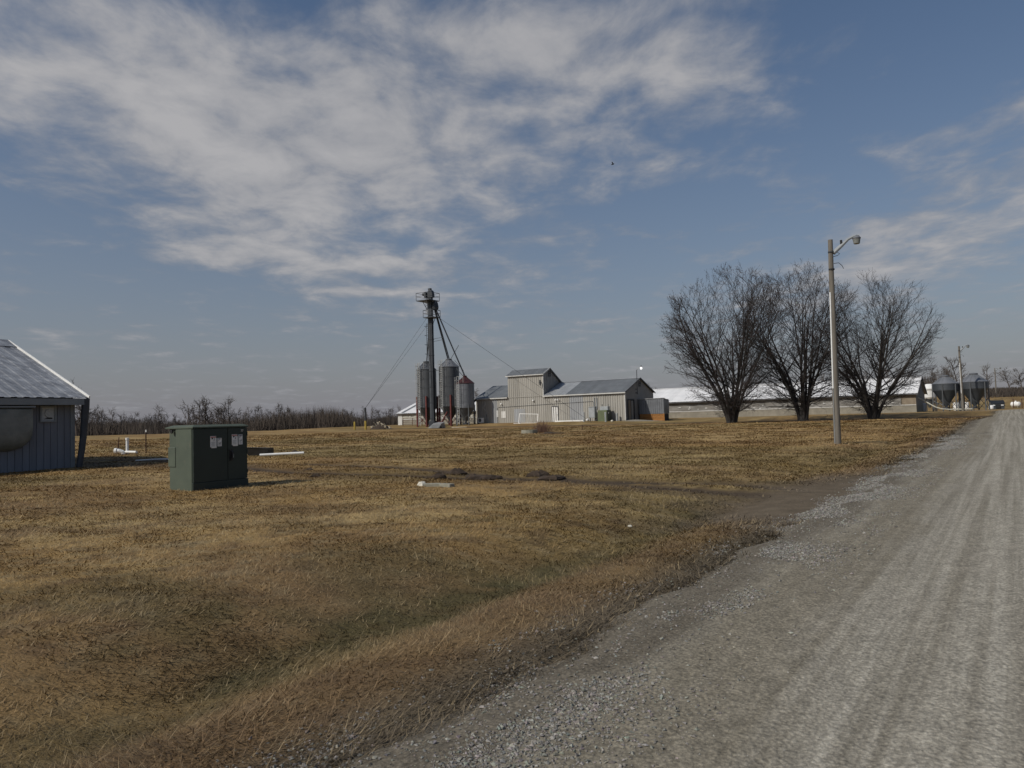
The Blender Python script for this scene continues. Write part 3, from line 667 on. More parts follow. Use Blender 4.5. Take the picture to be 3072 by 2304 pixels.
# ------------------------------------------------------------------ padmount transformer cabinet
def text_mesh(txt, size, ext=.001):
    cu = bpy.data.curves.new('t', 'FONT'); cu.body = txt; cu.size = size; cu.align_x = 'CENTER'; cu.align_y = 'CENTER'; cu.extrude = ext; cu.resolution_u = 2
    o = bpy.data.objects.new('t', cu); COL.objects.link(o); dg = bpy.context.evaluated_depsgraph_get(); dg.update()
    me = bpy.data.meshes.new_from_object(o.evaluated_get(dg)); bpy.data.objects.remove(o); return me
def text_part(name, txt, size, material, parent, loc, rot):
    me = text_mesh(txt, size); me.materials.clear(); me.materials.append(material); return link(name, me, parent, loc, rot)
def cabinet():
    # local x along the road (U), local y to the back (-V); the door face looks at the road
    c = G(580, 1474, 19.45); b = thing('transformer_cabinet', (c.x, c.y, hz_(c.x, c.y) - .02), RZ2, 'dark green metal utility cabinet with warning labels standing on the grass', 'cabinet')
    WX, DY, HT = 1.66, 1.08, 1.70
    part('housing', MB().bev(.0, WX, .06, DY * .68, 0, HT - .10, .012), M_green, b)
    part('rear_tank', MB().bev(.05, WX - .05, DY * .68 + .003, DY, 0, HT - .10, .012), M_green, b)
    part('tank_step', MB().bev(.03, .3, DY * .74, DY + .03, .62, 1.12, .01), M_green, b)
    part('sill', MB().bev(-.004, WX + .004, -.008, .058, .0, .215, .008), M_green_shade, b)
    mid_ = WX * .62
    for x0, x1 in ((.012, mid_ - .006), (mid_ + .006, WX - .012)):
        part('door', MB().bev(x0, x1, .0, .056, .23, HT - .115, .01), M_green_shade, b)
    for x in (.02, WX - .02):
        for z in (.42, .95, 1.42): part('hinge', MB().tube([(x, -.006, z - .05), (x, -.006, z + .05)], .012, 6), M_green_shade, b)
    lid = MB().poly([(-.02, -.025, HT - .099), (WX + .02, -.025, HT - .099), (WX + .02, DY + .07, HT - .099), (-.02, DY + .07, HT - .099), (-.02, -.025, HT - .065), (WX + .02, -.025, HT - .065), (WX + .02, DY + .07, HT - .065), (-.02, DY + .07, HT - .065), (.1, .1, HT - .012), (WX - .1, .1, HT - .012), (WX - .1, DY - .1, HT - .012), (.1, DY - .1, HT - .012)],
                    [(3, 2, 1, 0), (0, 1, 5, 4), (1, 2, 6, 5), (2, 3, 7, 6), (3, 0, 4, 7), (4, 5, 9, 8), (5, 6, 10, 9), (6, 7, 11, 10), (7, 4, 8, 11), (8, 9, 10, 11)])
    part('lid', lid, M_green, b)
    h = part('handle', MB().tube([(mid_ + .10, -.025, .98), (mid_ + .11, -.06, .93), (mid_ + .10, -.055, .80), (mid_ + .08, -.02, .74)], .022, 6).box(mid_ + .04, mid_ + .15, -.018, .0, .72, 1.02), M_black, b)
    part('padlock', MB().tube([(mid_ + .135, -.045, .90), (mid_ + .135, -.045, .80)], .013, 6), M_steelg, h)
    part('lifting_lug', MB().tube([(-.04, DY * .8, HT - .17), (.0, DY * .8, HT - .17)], .05, 8), M_black, b)
    def warn(x, z, w, h_, head, big):
        p = part('warning_label', MB().box(x, x + w, -.006, -.0005, z, z + h_), M_white, b)
        part('label_header', MB().box(x + .01, x + w - .01, -.008, -.0062, z + h_ * .86, z + h_ * .965), head, p)
        text_part('header_text', 'WARNING' if head is M_red else 'CAUTION', h_ * .085, M_white, p, (x + w / 2, -.0084, z + h_ * .913), (math.pi / 2, 0, 0))
        zz = z + h_ * .68
        mb = MB()
        if big:
            for cx_, cz_, r_ in ((x + w * .32, zz + .03, w * .13), (x + w * .40, zz + .035, w * .10)):
                mb.poly([(cx_ + r_ * math.cos(k * .7), -.0075, cz_ + r_ * math.sin(k * .7)) for k in range(9)], [tuple(range(9))])
            mb.bar((x + w * .78, -.0075, zz + .05), (x + w * .60, -.0075, zz - .02), w * .10, .0015)
            mb.bar((x + w * .62, -.0075, zz - .035), (x + w * .70, -.0075, zz + .02), w * .09, .0015)
        else:
            mb.bar((x + w * .2, -.0075, zz), (x + w * .45, -.0075, zz + .055), w * .16, .0015)
            mb.bar((x + w * .45, -.0075, zz + .055), (x + w * .65, -.0075, zz + .03), w * .14, .0015)
            mb.bar((x + w * .3, -.0075, zz - .075), (x + w * .6, -.0075, zz - .085), w * .17, .0015)
            mb.bar((x + w * .6, -.0075, zz - .085), (x + w * .85, -.0075, zz - .035), w * .14, .0015)
        part('pictogram', mb, M_ink, p)
        for k in range(5):
            f_ = .42 - .085 * k
            part('text_line', MB().box(x + w * (.14 + .05 * (k % 2)), x + w * (.84 - .06 * (k % 3)), -.0073, -.0062, z + h_ * f_, z + h_ * f_ + .009), M_util, p)
    warn(.50, 1.10, .17, .285, M_red, True)
    part('label_backing', MB().box(.535, .69, -.0003, .0002, 1.075, 1.33), M_white, b)
    warn(.715, 1.115, .125, .215, M_util, False)
    warn(1.155, 1.125, .17, .285, M_red, True)
    part('label_backing', MB().box(1.19, 1.345, -.0003, .0002, 1.10, 1.35), M_white, b)
    warn(1.365, 1.135, .125, .265, M_navy, False)
    text_part('number', '77', .085, M_white, b, (1.48, -.002, 1.50), (math.pi / 2, 0, 0))
cabinet()

# ------------------------------------------------------------------ feed mill building with raised centre
def mill():
    c = P(1877, 1260, 100.0); b = thing('mill_building', (c.x, c.y, .98), RZ, 'long grey corrugated metal mill building with a raised central tower', 'building')
    LN, WD, HT, RG = 23.9, 9.46, 3.72, 1.85
    T0, T1 = -18.2, -12.3
    part('wall', MB().box(-LN, -.02, .02, WD, .0, HT), M_gable, b)
    part('foundation', MB().box(-LN - .03, .03, -.03, WD + .03, -.9, .0), M_conc, b)
    part('gable', MB().poly([(-LN, 0, 0), (-LN, WD, 0), (-LN, WD, HT), (-LN, WD / 2, HT + RG), (-LN, 0, HT)], [(4, 3, 2, 1, 0)]), M_gable, b)
    g = MB().poly([(0, 0, 0), (0, WD, 0), (0, WD, HT), (0, WD / 2, HT + RG), (0, 0, HT)], [(0, 1, 2, 3, 4)]); part('gable_cladding', g, M_gable, b)
    def ms(i, n):
        x = -LN + (i + .5) * LN / n
        return M_siding2 if (-9.0 < x < -7.2) or (i == 3) else M_siding
    clad(b, -LN, T0, 0, .02, HT, M_siding, mats=ms)
    clad(b, T1, 0, 0, .02, HT, M_siding, mats=lambda i, n: M_siding2 if i in (4, 5) else M_siding)
    clad(b, T0, T1, 0, .02, 6.78, M_siding)
    part('siding_lap', MB().box(T0, T1, -.09, -.076, HT - .12, HT - .04), M_siding, b)
    sl_ = RG / (WD / 2); ov = .28; z0 = HT + .06 - ov * sl_
    roof(b, -LN - .15, T0, -ov, z0, WD / 2, HT + RG + .06, M_roofg)
    roof(b, T1 + .04, .2, -ov, z0, WD / 2, HT + RG + .06, M_roofg, mats=lambda i, n: M_roofl if i < 4 else M_roofg)
    roof(b, -LN - .15, .2, WD + ov, z0, WD / 2, HT + RG + .06, M_roofg)
    part('ridge_cap', MB().poly([(T1, WD / 2 - .22, HT + RG + .04), (.22, WD / 2 - .22, HT + RG + .04), (.22, WD / 2, HT + RG + .13), (T1, WD / 2, HT + RG + .13), (T1, WD / 2 + .22, HT + RG + .04), (.22, WD / 2 + .22, HT + RG + .04)], [(0, 1, 2, 3), (3, 2, 5, 4)]), M_roofl, b)
    for x0, x1 in ((-LN - .15, T0 - .01), (T1 + .01, .2)):
        part('eave_trim', MB().box(x0, x1, -ov - .03, -ov + .03, z0 - .15, z0 - .005), M_trim, b)
    for a_, d_ in (((.22, -ov, z0), (.22, WD / 2, HT + RG + .06)), ((.22, WD / 2, HT + RG + .06), (.22, WD + ov, z0))):
        part('rake_trim', MB().bar(a_, d_, .05, .16), M_trimd, b)
    part('corner_trim', MB().box(-.06, .05, -.05, .06, .01, HT), M_trim, b)
    # raised tower: saltbox
    TE, TR, yr, yb = 6.78, 7.52, 1.57, 6.3
    zb = TR - (yb - yr) * (TR - (HT + RG + .1)) / (WD / 2 - yr)
    for x in (T0 + .01, T1 - .01):
        part('tower_side', MB().poly([(x, .01, HT - .6), (x, yb, HT - .6), (x, yb, zb), (x, yr, TR), (x, .01, TE)], [(0, 1, 2, 3, 4) if x > -15 else (4, 3, 2, 1, 0)]), M_gable, b)
    n_ = 5
    for k in range(n_ + 1):   # ribs on the visible tower side: cladding laps
        yy = .05 + k * .9
        zt = TE + (TR - TE) * yy / yr if yy < yr else TR - (yy - yr) * (TR - zb) / (yb - yr)
        part('cladding_rib', MB().box(T1 - .012, T1 + .022, yy, yy + .05, HT, zt - .03), M_gable, b)
    roof(b, T0 - .22, T1 + .22, -.25, TE - .06, yr, TR + .06, M_roofg)
    roof(b, T0 - .22, T1 + .22, yb + .2, zb - .05, yr, TR + .06, M_roofg)
    part('eave_trim', MB().box(T0 - .22, T1 + .22, -.30, -.24, TE - .19, TE - .065), M_trim, b)
    part('rake_trim', MB().bar((T1 + .24, -.25, TE - .06), (T1 + .24, yr, TR + .06), .05, .16), M_trim, b)
    part('rake_trim', MB().bar((T1 + .24, yr, TR + .06), (T1 + .24, yb + .2, zb - .05), .05, .16), M_trimd, b)
    part('corner_trim', MB().box(T1 - .05, T1 + .045, -.045, .05, HT, TE - .1), M_trim, b)
    def vent(x, y, z, s=.28, axis=0):
        v = part('gable_vent', MB().box(x, x + .03, y - s, y + s, z - s * 1.1, z + s * 1.1), M_dark, b)
        fr = MB()
        fr.box(x, x + .06, y - s - .06, y + s + .06, z + s * 1.1, z + s * 1.1 + .06).box(x, x + .06, y - s - .06, y + s + .06, z - s * 1.1 - .06, z - s * 1.1).box(x, x + .06, y - s - .06, y - s, z - s * 1.1, z + s * 1.1).box(x, x + .06, y + s, y + s + .06, z - s * 1.1, z + s * 1.1)
        part('frame', fr, M_trimd, v)
        for k in range(3): part('louvre', MB().box(x + .031, x + .05, y - s, y + s, z - s + k * s * .72, z - s + k * s * .72 + .06), M_gable, v)
    vent(.0, WD / 2 + .1, HT + RG - .75); vent(T1 + .0, 1.75, TR - .75, .30); 
    # doors
    d = part('door', MB().box(-10.95, -10.05, -.055, -.033, .03, 2.08), M_white, b)
    part('door_frame', MB().box(-11.05, -10.952, -.085, -.032, .03, 2.19).box(-10.048, -9.95, -.085, -.032, .03, 2.19).box(-10.952, -10.048, -.085, -.032, 2.085, 2.19), M_trimd, d)
    part('door_knob', MB().tube([(-10.15, -.056, 1.0), (-10.15, -.12, 1.0)], .035, 8), M_steelg, d)
    part('doorstep', MB().box(-11.15, -9.9, -1.0, -.04, -.9, -.06), M_conc, b)
    sh = part('sheet_door', MB().box(-17.2, -15.35, -.045, -.031, .05, 1.95), M_white, b)
    for k in range(2): link('sheet_panel', panel(.91, 1.9, .305, .03, M_siding2, 'sheet_panel'), sh, (-17.19 + k * .92, -.046, .05))
    for x0, w_, z_ in ((-20.3, .45, .9), (-19.4, .7, .75)): part('patch_panel', MB().box(x0, x0 + w_, -.052, -.033, z_, z_ + .95), M_white, b)
    o = part('doorway', MB().box(.004, .03, .65, 2.75, .0, 2.7), M_dark, b)
    part('door_leaf', MB().box(.035, .07, .9, 1.55, .02, 2.6), M_timber, o)
    part('door_leaf', MB().box(.035, .075, 1.75, 2.4, .02, 2.55), M_gable, o)
    part('door_frame', MB().box(.0, .08, .55, .648, .0, 2.8).box(.0, .08, 2.752, 2.85, .0, 2.8).box(.0, .08, .648, 2.752, 2.702, 2.8), M_trimd, o)
    # conduit line, lights, hatch
    part('conduit', MB().tube([(-20.0, -.06, .0), (-20.0, -.06, 2.18), (-19.9, -.06, 2.28), (-4.65, -.06, 2.62), (-4.55, -.06, 2.5), (-4.55, -.06, 1.4)], .028, 6), M_steel, b)
    for x in (-4.42, -4.08): part('mast', MB().tube([(x, -.10, 1.55), (x, -.10, 3.0)], .05, 6).tube([(x, -.1, 3.0), (x, -.1, 3.12)], .07, 6), M_util, b)
    def flood(x, z, two):
        w = part('wall_light', MB().box(x - .08, x + .08, -.12, -.033, z - .06, z + .10), M_util, b)
        for s in ((-.2, .2) if two else (.0,)):
            part('lamp_head', MB().lathe([(.05, -.05), (.10, .02), (.11, .10), (.04, .14)], 10), M_white, w, (x + s, -.20, z - .02), (R(60), 0, 0))
    flood(-13.9, 3.05, False); flood(-10.1, 3.0, True); flood(-19.3, 2.75, False)
    part('wall_hatch', MB().box(-18.95, -18.75, -.06, -.033, 3.42, 3.58), M_dark, b)
    part('cleat', MB().box(T1 - .6, T1 - .25, -.12, -.05, 5.5, 5.6).box(T1 - .5, T1 - .42, -.2, -.05, 5.2, 5.9).box(T1 - .12, T1 - .06, -.12, -.05, 4.8, 5.4), M_steel, b)
    part('wire_bracket', MB().tube([(-22.2, -.05, 1.9), (-22.6, -.05, 2.35), (-22.2, -.05, 2.75), (-22.25, -.05, 3.3)], .02, 5), M_white, b)
    return c
mc_ = mill()
ML = lambda x, y, z=None: Vector((mc_.x + V.x * x + U.x * y, mc_.y + V.y * x + U.y * y, 0))
def at_ml(x, y, dz=0):
    p = ML(x, y); p.z = hz_(p.x, p.y) + dz; return p

def yard():
    # split air-conditioning unit
    p = at_ml(-22.35, -1.0); a = thing('air_conditioner', p, RZ, 'small white outdoor air-conditioning unit at the left end of the mill wall', 'air conditioner')
    part('case', MB().bev(-.42, .42, -.16, .16, .12, .82, .02), M_white, a)
    part('fan_grille', MB().poly([(-.08 + .25 * math.cos(k * .3142), -.165, .48 + .25 * math.sin(k * .3142)) for k in range(20)], [tuple(reversed(range(20)))]), M_black, a)
    part('fan_hub', MB().poly([(-.08 + .09 * math.cos(k * .6283), -.17, .48 + .09 * math.sin(k * .6283)) for k in range(10)], [tuple(reversed(range(10)))]), M_util, a)
    for x in (-.36, .36): part('foot', MB().box(x - .03, x + .03, -.16, .16, -.03, .119), M_steel, a)
    p = at_ml(-21.5, -.8); single('standpipe', MB().tube([(0, 0, -.1), (0, 0, 1.25), (.06, -.05, 1.32)], .03, 6).tube([(-.1, 0, 1.1), (.1, 0, 1.1)], .02, 5), M_steel, p, RZ, 'thin dark standpipe beside the white air-conditioning unit', 'pipe')
    # gate leaning by the wall
    p = at_ml(-13.5, -2.2); g = thing('leaning_gate', p, RZ + R(4), 'white-framed wire gate panel leaning by the mill wall left of the door', 'gate')
    ti = R(-14)
    def tl(x, z): return (x, z * math.sin(-ti) * 1.0, z * math.cos(ti) - .02)
    part('frame', MB().bar(tl(-1.55, .05), tl(-1.55, 1.42), .07).bar(tl(1.35, .0), tl(1.35, 1.28), .08).bar(tl(-1.55, .06), tl(1.35, .03), .07).bar(tl(-1.55, 1.4), tl(1.35, 1.26), .07), M_white, g)
    for k in range(13):
        x = -1.4 + k * .205; part('rod', MB().bar(tl(x, .06), tl(x, 1.33), .018), M_steelg, g)
    for i_, (x, l_, an) in enumerate(((-15.1, .5, 20), (-14.75, .35, -30))):
        p = at_ml(x, -2.6); single('scrap_board', MB().box(-l_, l_, -.08, .08, -.02, .06), M_white, p, RZ + R(an), ('longer' if i_ == 0 else 'shorter') + ' white scrap board on the dirt at the foot of the leaning gate', 'board')
    p = at_ml(-7.4, -1.0); single('white_beam', MB().box(-2.6, .15, -.10, .10, -.05, .14).box(.2, 2.0, -.09, .11, -.05, .15), M_pvc, p, RZ, 'long white beam lying on the ground right of the mill door', 'beam')
    p = at_ml(-4.9, -1.3); single('white_ball', MB().lathe([(.05, -.03), (.17, .04), (.21, .16), (.17, .28), (.05, .35)], 12), M_white, p, 0, 'round white float at the right end of the long white beam', 'float', smooth=True)
    p = at_ml(-.7, -2.6); single('white_rock', MB().lathe([(.10, -.03), (.19, .05), (.17, .16), (.07, .23)], 9), M_stone, p, .4, 'small white rock on the dirt near the mill corner', 'rock', smooth=True)
    # grey switch cabinet on posts
    p = at_ml(-4.2, -1.1); s = thing('switch_cabinet', p, RZ, 'grey electrical switch cabinet on posts against the mill wall', 'cabinet')
    part('case', MB().bev(-.45, .45, -.28, .28, .42, 1.85, .02), M_util, s); part('cover', MB().box(-.50, .50, -.33, .32, 1.852, 1.90), M_util, s)
    for x in (-.38, .38): part('leg', MB().box(x - .05, x + .05, -.05, .05, -.1, .419), M_steel, s)
    part('door', MB().box(-.38, .38, -.305, -.281, .50, 1.78), M_util, s)
    p = at_ml(-2.4, -1.2); t_ = thing('green_transformer', p, RZ, 'olive green transformer box with grey top in front of the mill wall', 'transformer')
    part('case', MB().bev(-.72, .62, -.62, .62, -.05, 1.42, .03), M_tgreen, t_)
    part('upper_case', MB().bev(-.62, .52, -.1, .55, 1.421, 1.90, .03), M_util, t_)
    for x in (-.45, .4): part('bushing', MB().tube([(x, .3, 1.88), (x, .3, 2.2)], .04, 6), M_steel, t_)
    part('door_side', MB().box(.621, .645, -.58, .58, .05, 1.36), M_green_shade, t_)
    part('nameplate', MB().box(.646, .652, -.30, -.08, .95, 1.15), M_white, t_)
    for i_, (x, y, h_, lb) in enumerate(((-4.95, -2.2, 1.25, 'grey steel bollard left of the grey switch cabinet'), (-1.55, -2.7, 1.25, 'grey steel bollard in front of the green transformer'), (-.75 - .9, -.6, 1.05, 'grey steel bollard right of the green transformer against the wall'))):
        p = at_ml(x if i_ < 2 else -.95, y); single('bollard', MB().tube([(0, 0, -.15), (0, 0, h_ - .04), (0, 0, h_)], [.12, .12, .07], 10), M_util, p, 0, lb, 'bollard', 'bollards by the mill transformer')
    # loading shed at the gable end
    p = at_ml(.12, 4.0); z = .72
    p.z = z; s = thing('loading_shed', p, RZ, 'small galvanised loading shed with orange plank base beside the mill gable', 'shed')
    LX, DY = 3.62, 1.7
    part('core', MB().box(.02, LX - .02, .03, DY - .03, 1.0, 2.92), M_galvd, s)
    for k in range(4): link('wall_panel', panel(LX / 4, 1.95, .30, .04, M_galvl, 'shed_panel'), s, (k * LX / 4, .0, 1.0))
    part('side_wall', MB().box(LX - .018, LX + .012, .03, DY, 1.0, 2.8), M_galvd, s)
    part('roof', MB().poly([(-.02, -.1, 2.98), (LX + .05, -.1, 3.02), (LX + .05, DY + .15, 2.62), (-.02, DY + .15, 2.60), (-.02, -.1, 3.04), (LX + .05, -.1, 3.08), (LX + .05, DY + .15, 2.68), (-.02, DY + .15, 2.66)], [(3, 2, 1, 0), (4, 5, 6, 7), (0, 1, 5, 4), (1, 2, 6, 5), (2, 3, 7, 6), (3, 0, 4, 7)]), M_roofl, s)
    part('base', MB().box(.5, LX - .04, .1, DY - .05, -.25, .99), M_dark, s)
    for k in range(5):
        for x0, x1 in ((.12, LX * .50), (LX * .54, LX - .02)): part('plank', MB().box(x0, x1, .02, .07, -.12 + k * .222, -.12 + k * .222 + .205), M_oak, s)
    for x in (LX * .52, LX - .05): part('post', MB().box(x - .05, x + .06, -.03, .015, -.3, .99), M_oak, s)
    part('corner_post', MB().box(LX - .018, LX + .01, .05, .3, -.3, .99), M_dark, s)
    # earth ramp up to the door
    p = at_ml(1.2, 1.2); p.z = hz_(p.x, p.y) - .05
    mb = MB(); nn = 9
    pts = []; 
    for j in range(nn):
        for i in range(nn):
            x = -1.15 + 5.2 * i / (nn - 1); y = -2.2 + 5.0 * j / (nn - 1)
            zz = .30 * max(0, 1 - max(0, x + .2) / 3.6) * math.sin(math.pi * min(1, (j + .0) / (nn - 1))) ** .6 - .02
            pts.append((x, y, zz if 0 < i < nn - 1 and 0 < j < nn - 1 else (zz if i == 0 else -.06)))
    mb.poly(pts, [(j * nn + i, j * nn + i + 1, (j + 1) * nn + i + 1, (j + 1) * nn + i) for j in range(nn - 1) for i in range(nn - 1)])
    o = part('ramp', mb, M_conc, None, p, (0, 0, RZ), True); o['kind'] = 'structure'
    # lit yard light on a thin pole at the gable
    p = ML(.26, 3.45); p.z = .98 + 3.75
    y = thing('yard_light', p, RZ, 'lit yard light on a thin black pole fixed to the mill gable', 'light')
    part('pole', MB().tube([(0, 0, -.35), (0, 0, 2.95)], .045, 6), M_steel, y)
    part('arm', MB().tube([(0, 0, 2.9), (.25, .0, 3.15), (.62, 0, 3.25)], .028, 6), M_steelg, y)
    part('bracket', MB().box(-.30, .0, -.05, .05, .3, .4).box(-.30, .0, -.05, .05, -.2, -.1), M_steel, y)
    l_ = part('lamp_cap', MB().lathe([(.09, 3.25), (.08, 3.40), (.05, 3.5)], 10, (.66, 0)), M_steel, y)
    part('bulb', MB().lathe([(.11, 3.0), (.14, 3.06), (.10, 3.22), (.085, 3.249)], 12, (.66, 0)), M_lamp, l_)
yard()

# ------------------------------------------------------------------ long livestock barns
def long_barn(name, origin, z, LN, WD, HT, RG, label, mat_roof, left_trim=False, cur=M_curt, base=.85):
    b = thing(name, (origin.x, origin.y, z), RZ, label, 'barn')
    part('concrete_wall', MB().box(-LN, 0, .0, WD, -.9, base), M_conc, b)
    part('core', MB().box(-LN + .1, -.1, .12, WD - .12, base, HT), M_dark, b)
    part('sill_board', MB().box(-LN, .0, -.05, .12, base + .002, base + .10), M_trim, b)
    # wavy plastic curtain
    nx, nz = int(LN / .22), 9; pts = []
    for j in range(nz):
        for i in range(nx + 1):
            x = -LN + .5 + (LN - 2.2) * i / nx; zz = base + .10 + (HT - base - .25) * j / (nz - 1)
            w = .09 * math.sin(x * 1.1 + math.sin(x * .37) * 2) + .07 * math.sin(x * 2.9 + zz * 3.1 + math.sin(x * .9)) + .05 * math.sin(x * .9 - zz * 5)
            pts.append((x, .0 + w * .55 * math.sin(math.pi * min(1, j / (nz - 1) + .08)) - .01, zz - .04 * math.sin(x * 1.3) * (j == 0)))
    part('curtain', MB().poly(pts, [(j * (nx + 1) + i, j * (nx + 1) + i + 1, (j + 1) * (nx + 1) + i + 1, (j + 1) * (nx + 1) + i) for j in range(nz - 1) for i in range(nx)]), cur, b, smooth=True)
    random.seed(len(label))
    for k in range(int(LN * .7)):
        x = -random.uniform(1.8, LN - 1); zz = base + random.uniform(.15, .75); w = random.uniform(.08, .38)
        part('torn_patch', MB().poly([(x, -.13, zz), (x + w, -.13, zz + random.uniform(-.03, .05)), (x + w * .8, -.13, zz + .07), (x + w * .2, -.13, zz + .09)], [(0, 1, 2, 3)]), M_pvc, b)
    part('end_boards', MB().box(-1.65, .0, -.035, .12, base + .10, HT), M_timber, b)
    part('end_boards', MB().box(-LN, -LN + .5, -.035, .12, base + .10, HT), M_timber, b)
    part('header', MB().box(-LN + .5, -1.65, -.06, .12, HT - .16, HT), M_timber, b)
    for k in range(int(LN / 6)):
        x = -3.2 - k * 6.0; part('pit_vent', MB().poly([(x - .22, -.004, .58), (x, -.004, .30), (x + .22, -.004, .58), (x - .22, -.05, .58), (x, -.05, .30), (x + .22, -.05, .58)], [(3, 4, 5), (0, 1, 4, 3), (1, 2, 5, 4), (2, 0, 3, 5)]), M_concd, b)
    for x, o_ in ((0, 1), (-LN, -1)):
        part('gable', MB().poly([(x, .0, base), (x, WD, base), (x, WD, HT), (x, WD / 2, HT + RG), (x, 0, HT)], [(0, 1, 2, 3, 4) if o_ > 0 else (4, 3, 2, 1, 0)]), M_gable, b)
    sl_ = RG / (WD / 2); ov = .45; z0 = HT + .08 - ov * sl_
    roof(b, -LN - .3, .3, -ov, z0, WD / 2, HT + RG + .08, mat_roof, pitch=.457, depth=.025)
    roof(b, -LN - .3, .3, WD + ov, z0, WD / 2, HT + RG + .08, mat_roof, pitch=.457, depth=.025)
    part('eave_board', MB().box(-LN - .3, .3, -ov + .01, -ov + .05, z0 - .18, z0 - .03), M_trimd, b)
    part('soffit', MB().box(-LN - .3, .3, -ov + .052, .0, z0 - .10, z0 - .06), M_trimd, b)
    part('ridge_cap', MB().poly([(-LN - .32, WD / 2 - .2, HT + RG + .08), (.32, WD / 2 - .2, HT + RG + .08), (.32, WD / 2, HT + RG + .17), (-LN - .32, WD / 2, HT + RG + .17), (-LN - .32, WD / 2 + .2, HT + RG + .08), (.32, WD / 2 + .2, HT + RG + .08)], [(0, 1, 2, 3), (3, 2, 5, 4)]), mat_roof, b)
    for xx in (.31,):
        part('rake_trim', MB().bar((xx, -ov, z0), (xx, WD / 2, HT + RG + .08), .05, .2), M_trimd, b)
        part('rake_trim', MB().bar((xx, WD / 2, HT + RG + .08), (xx, WD + ov, z0), .05, .2), M_trimd, b)
    if left_trim:
        y0, y1 = -ov + .2, WD / 2; zf_ = lambda y: z0 + (y + ov) * (HT + RG + .08 - z0) / (WD / 2 + ov) + .05
        part('dark_roof_sheet', MB().poly([(-LN + .8, y0, zf_(y0)), (-LN + 1.5, y0, zf_(y0)), (-LN + 1.5, y1, zf_(y1)), (-LN + .8, y1, zf_(y1))], [(0, 1, 2, 3)]), M_roofg, b)
        part('ridge_vent', MB().box(-LN + 1.6, -LN + 2.4, WD / 2 - .3, WD / 2 + .3, HT + RG + .05, HT + RG + .5), M_steel, b)
        part('end_wall_panel', MB().box(-LN - .05, -LN + .9, -.09, -.037, -.3, HT - .05), M_trim, b)
    return b
ob = P(2750, 1235, 97.0)
long_barn('livestock_barn', ob, 1.03, 44.0, 11.6, 2.42, 2.05, 'long low barn with bright white metal roof and plastic curtain wall behind the maples', M_roofw)
ol = P(1196, 1272, 141.0); ol2 = Vector((ol.x + 19 * V.x, ol.y + 19 * V.y, 0))
long_barn('livestock_barn', ol2, 1.18, 19.0, 11.6, 2.0, 2.05, 'low white-roofed barn end seen behind the grain elevator bins', M_roofw, True, mat('pale_board', (.44, .43, .38), (.34, .33, .29), 1.2, .85, stretch=(.5, 2, 3)), .75)

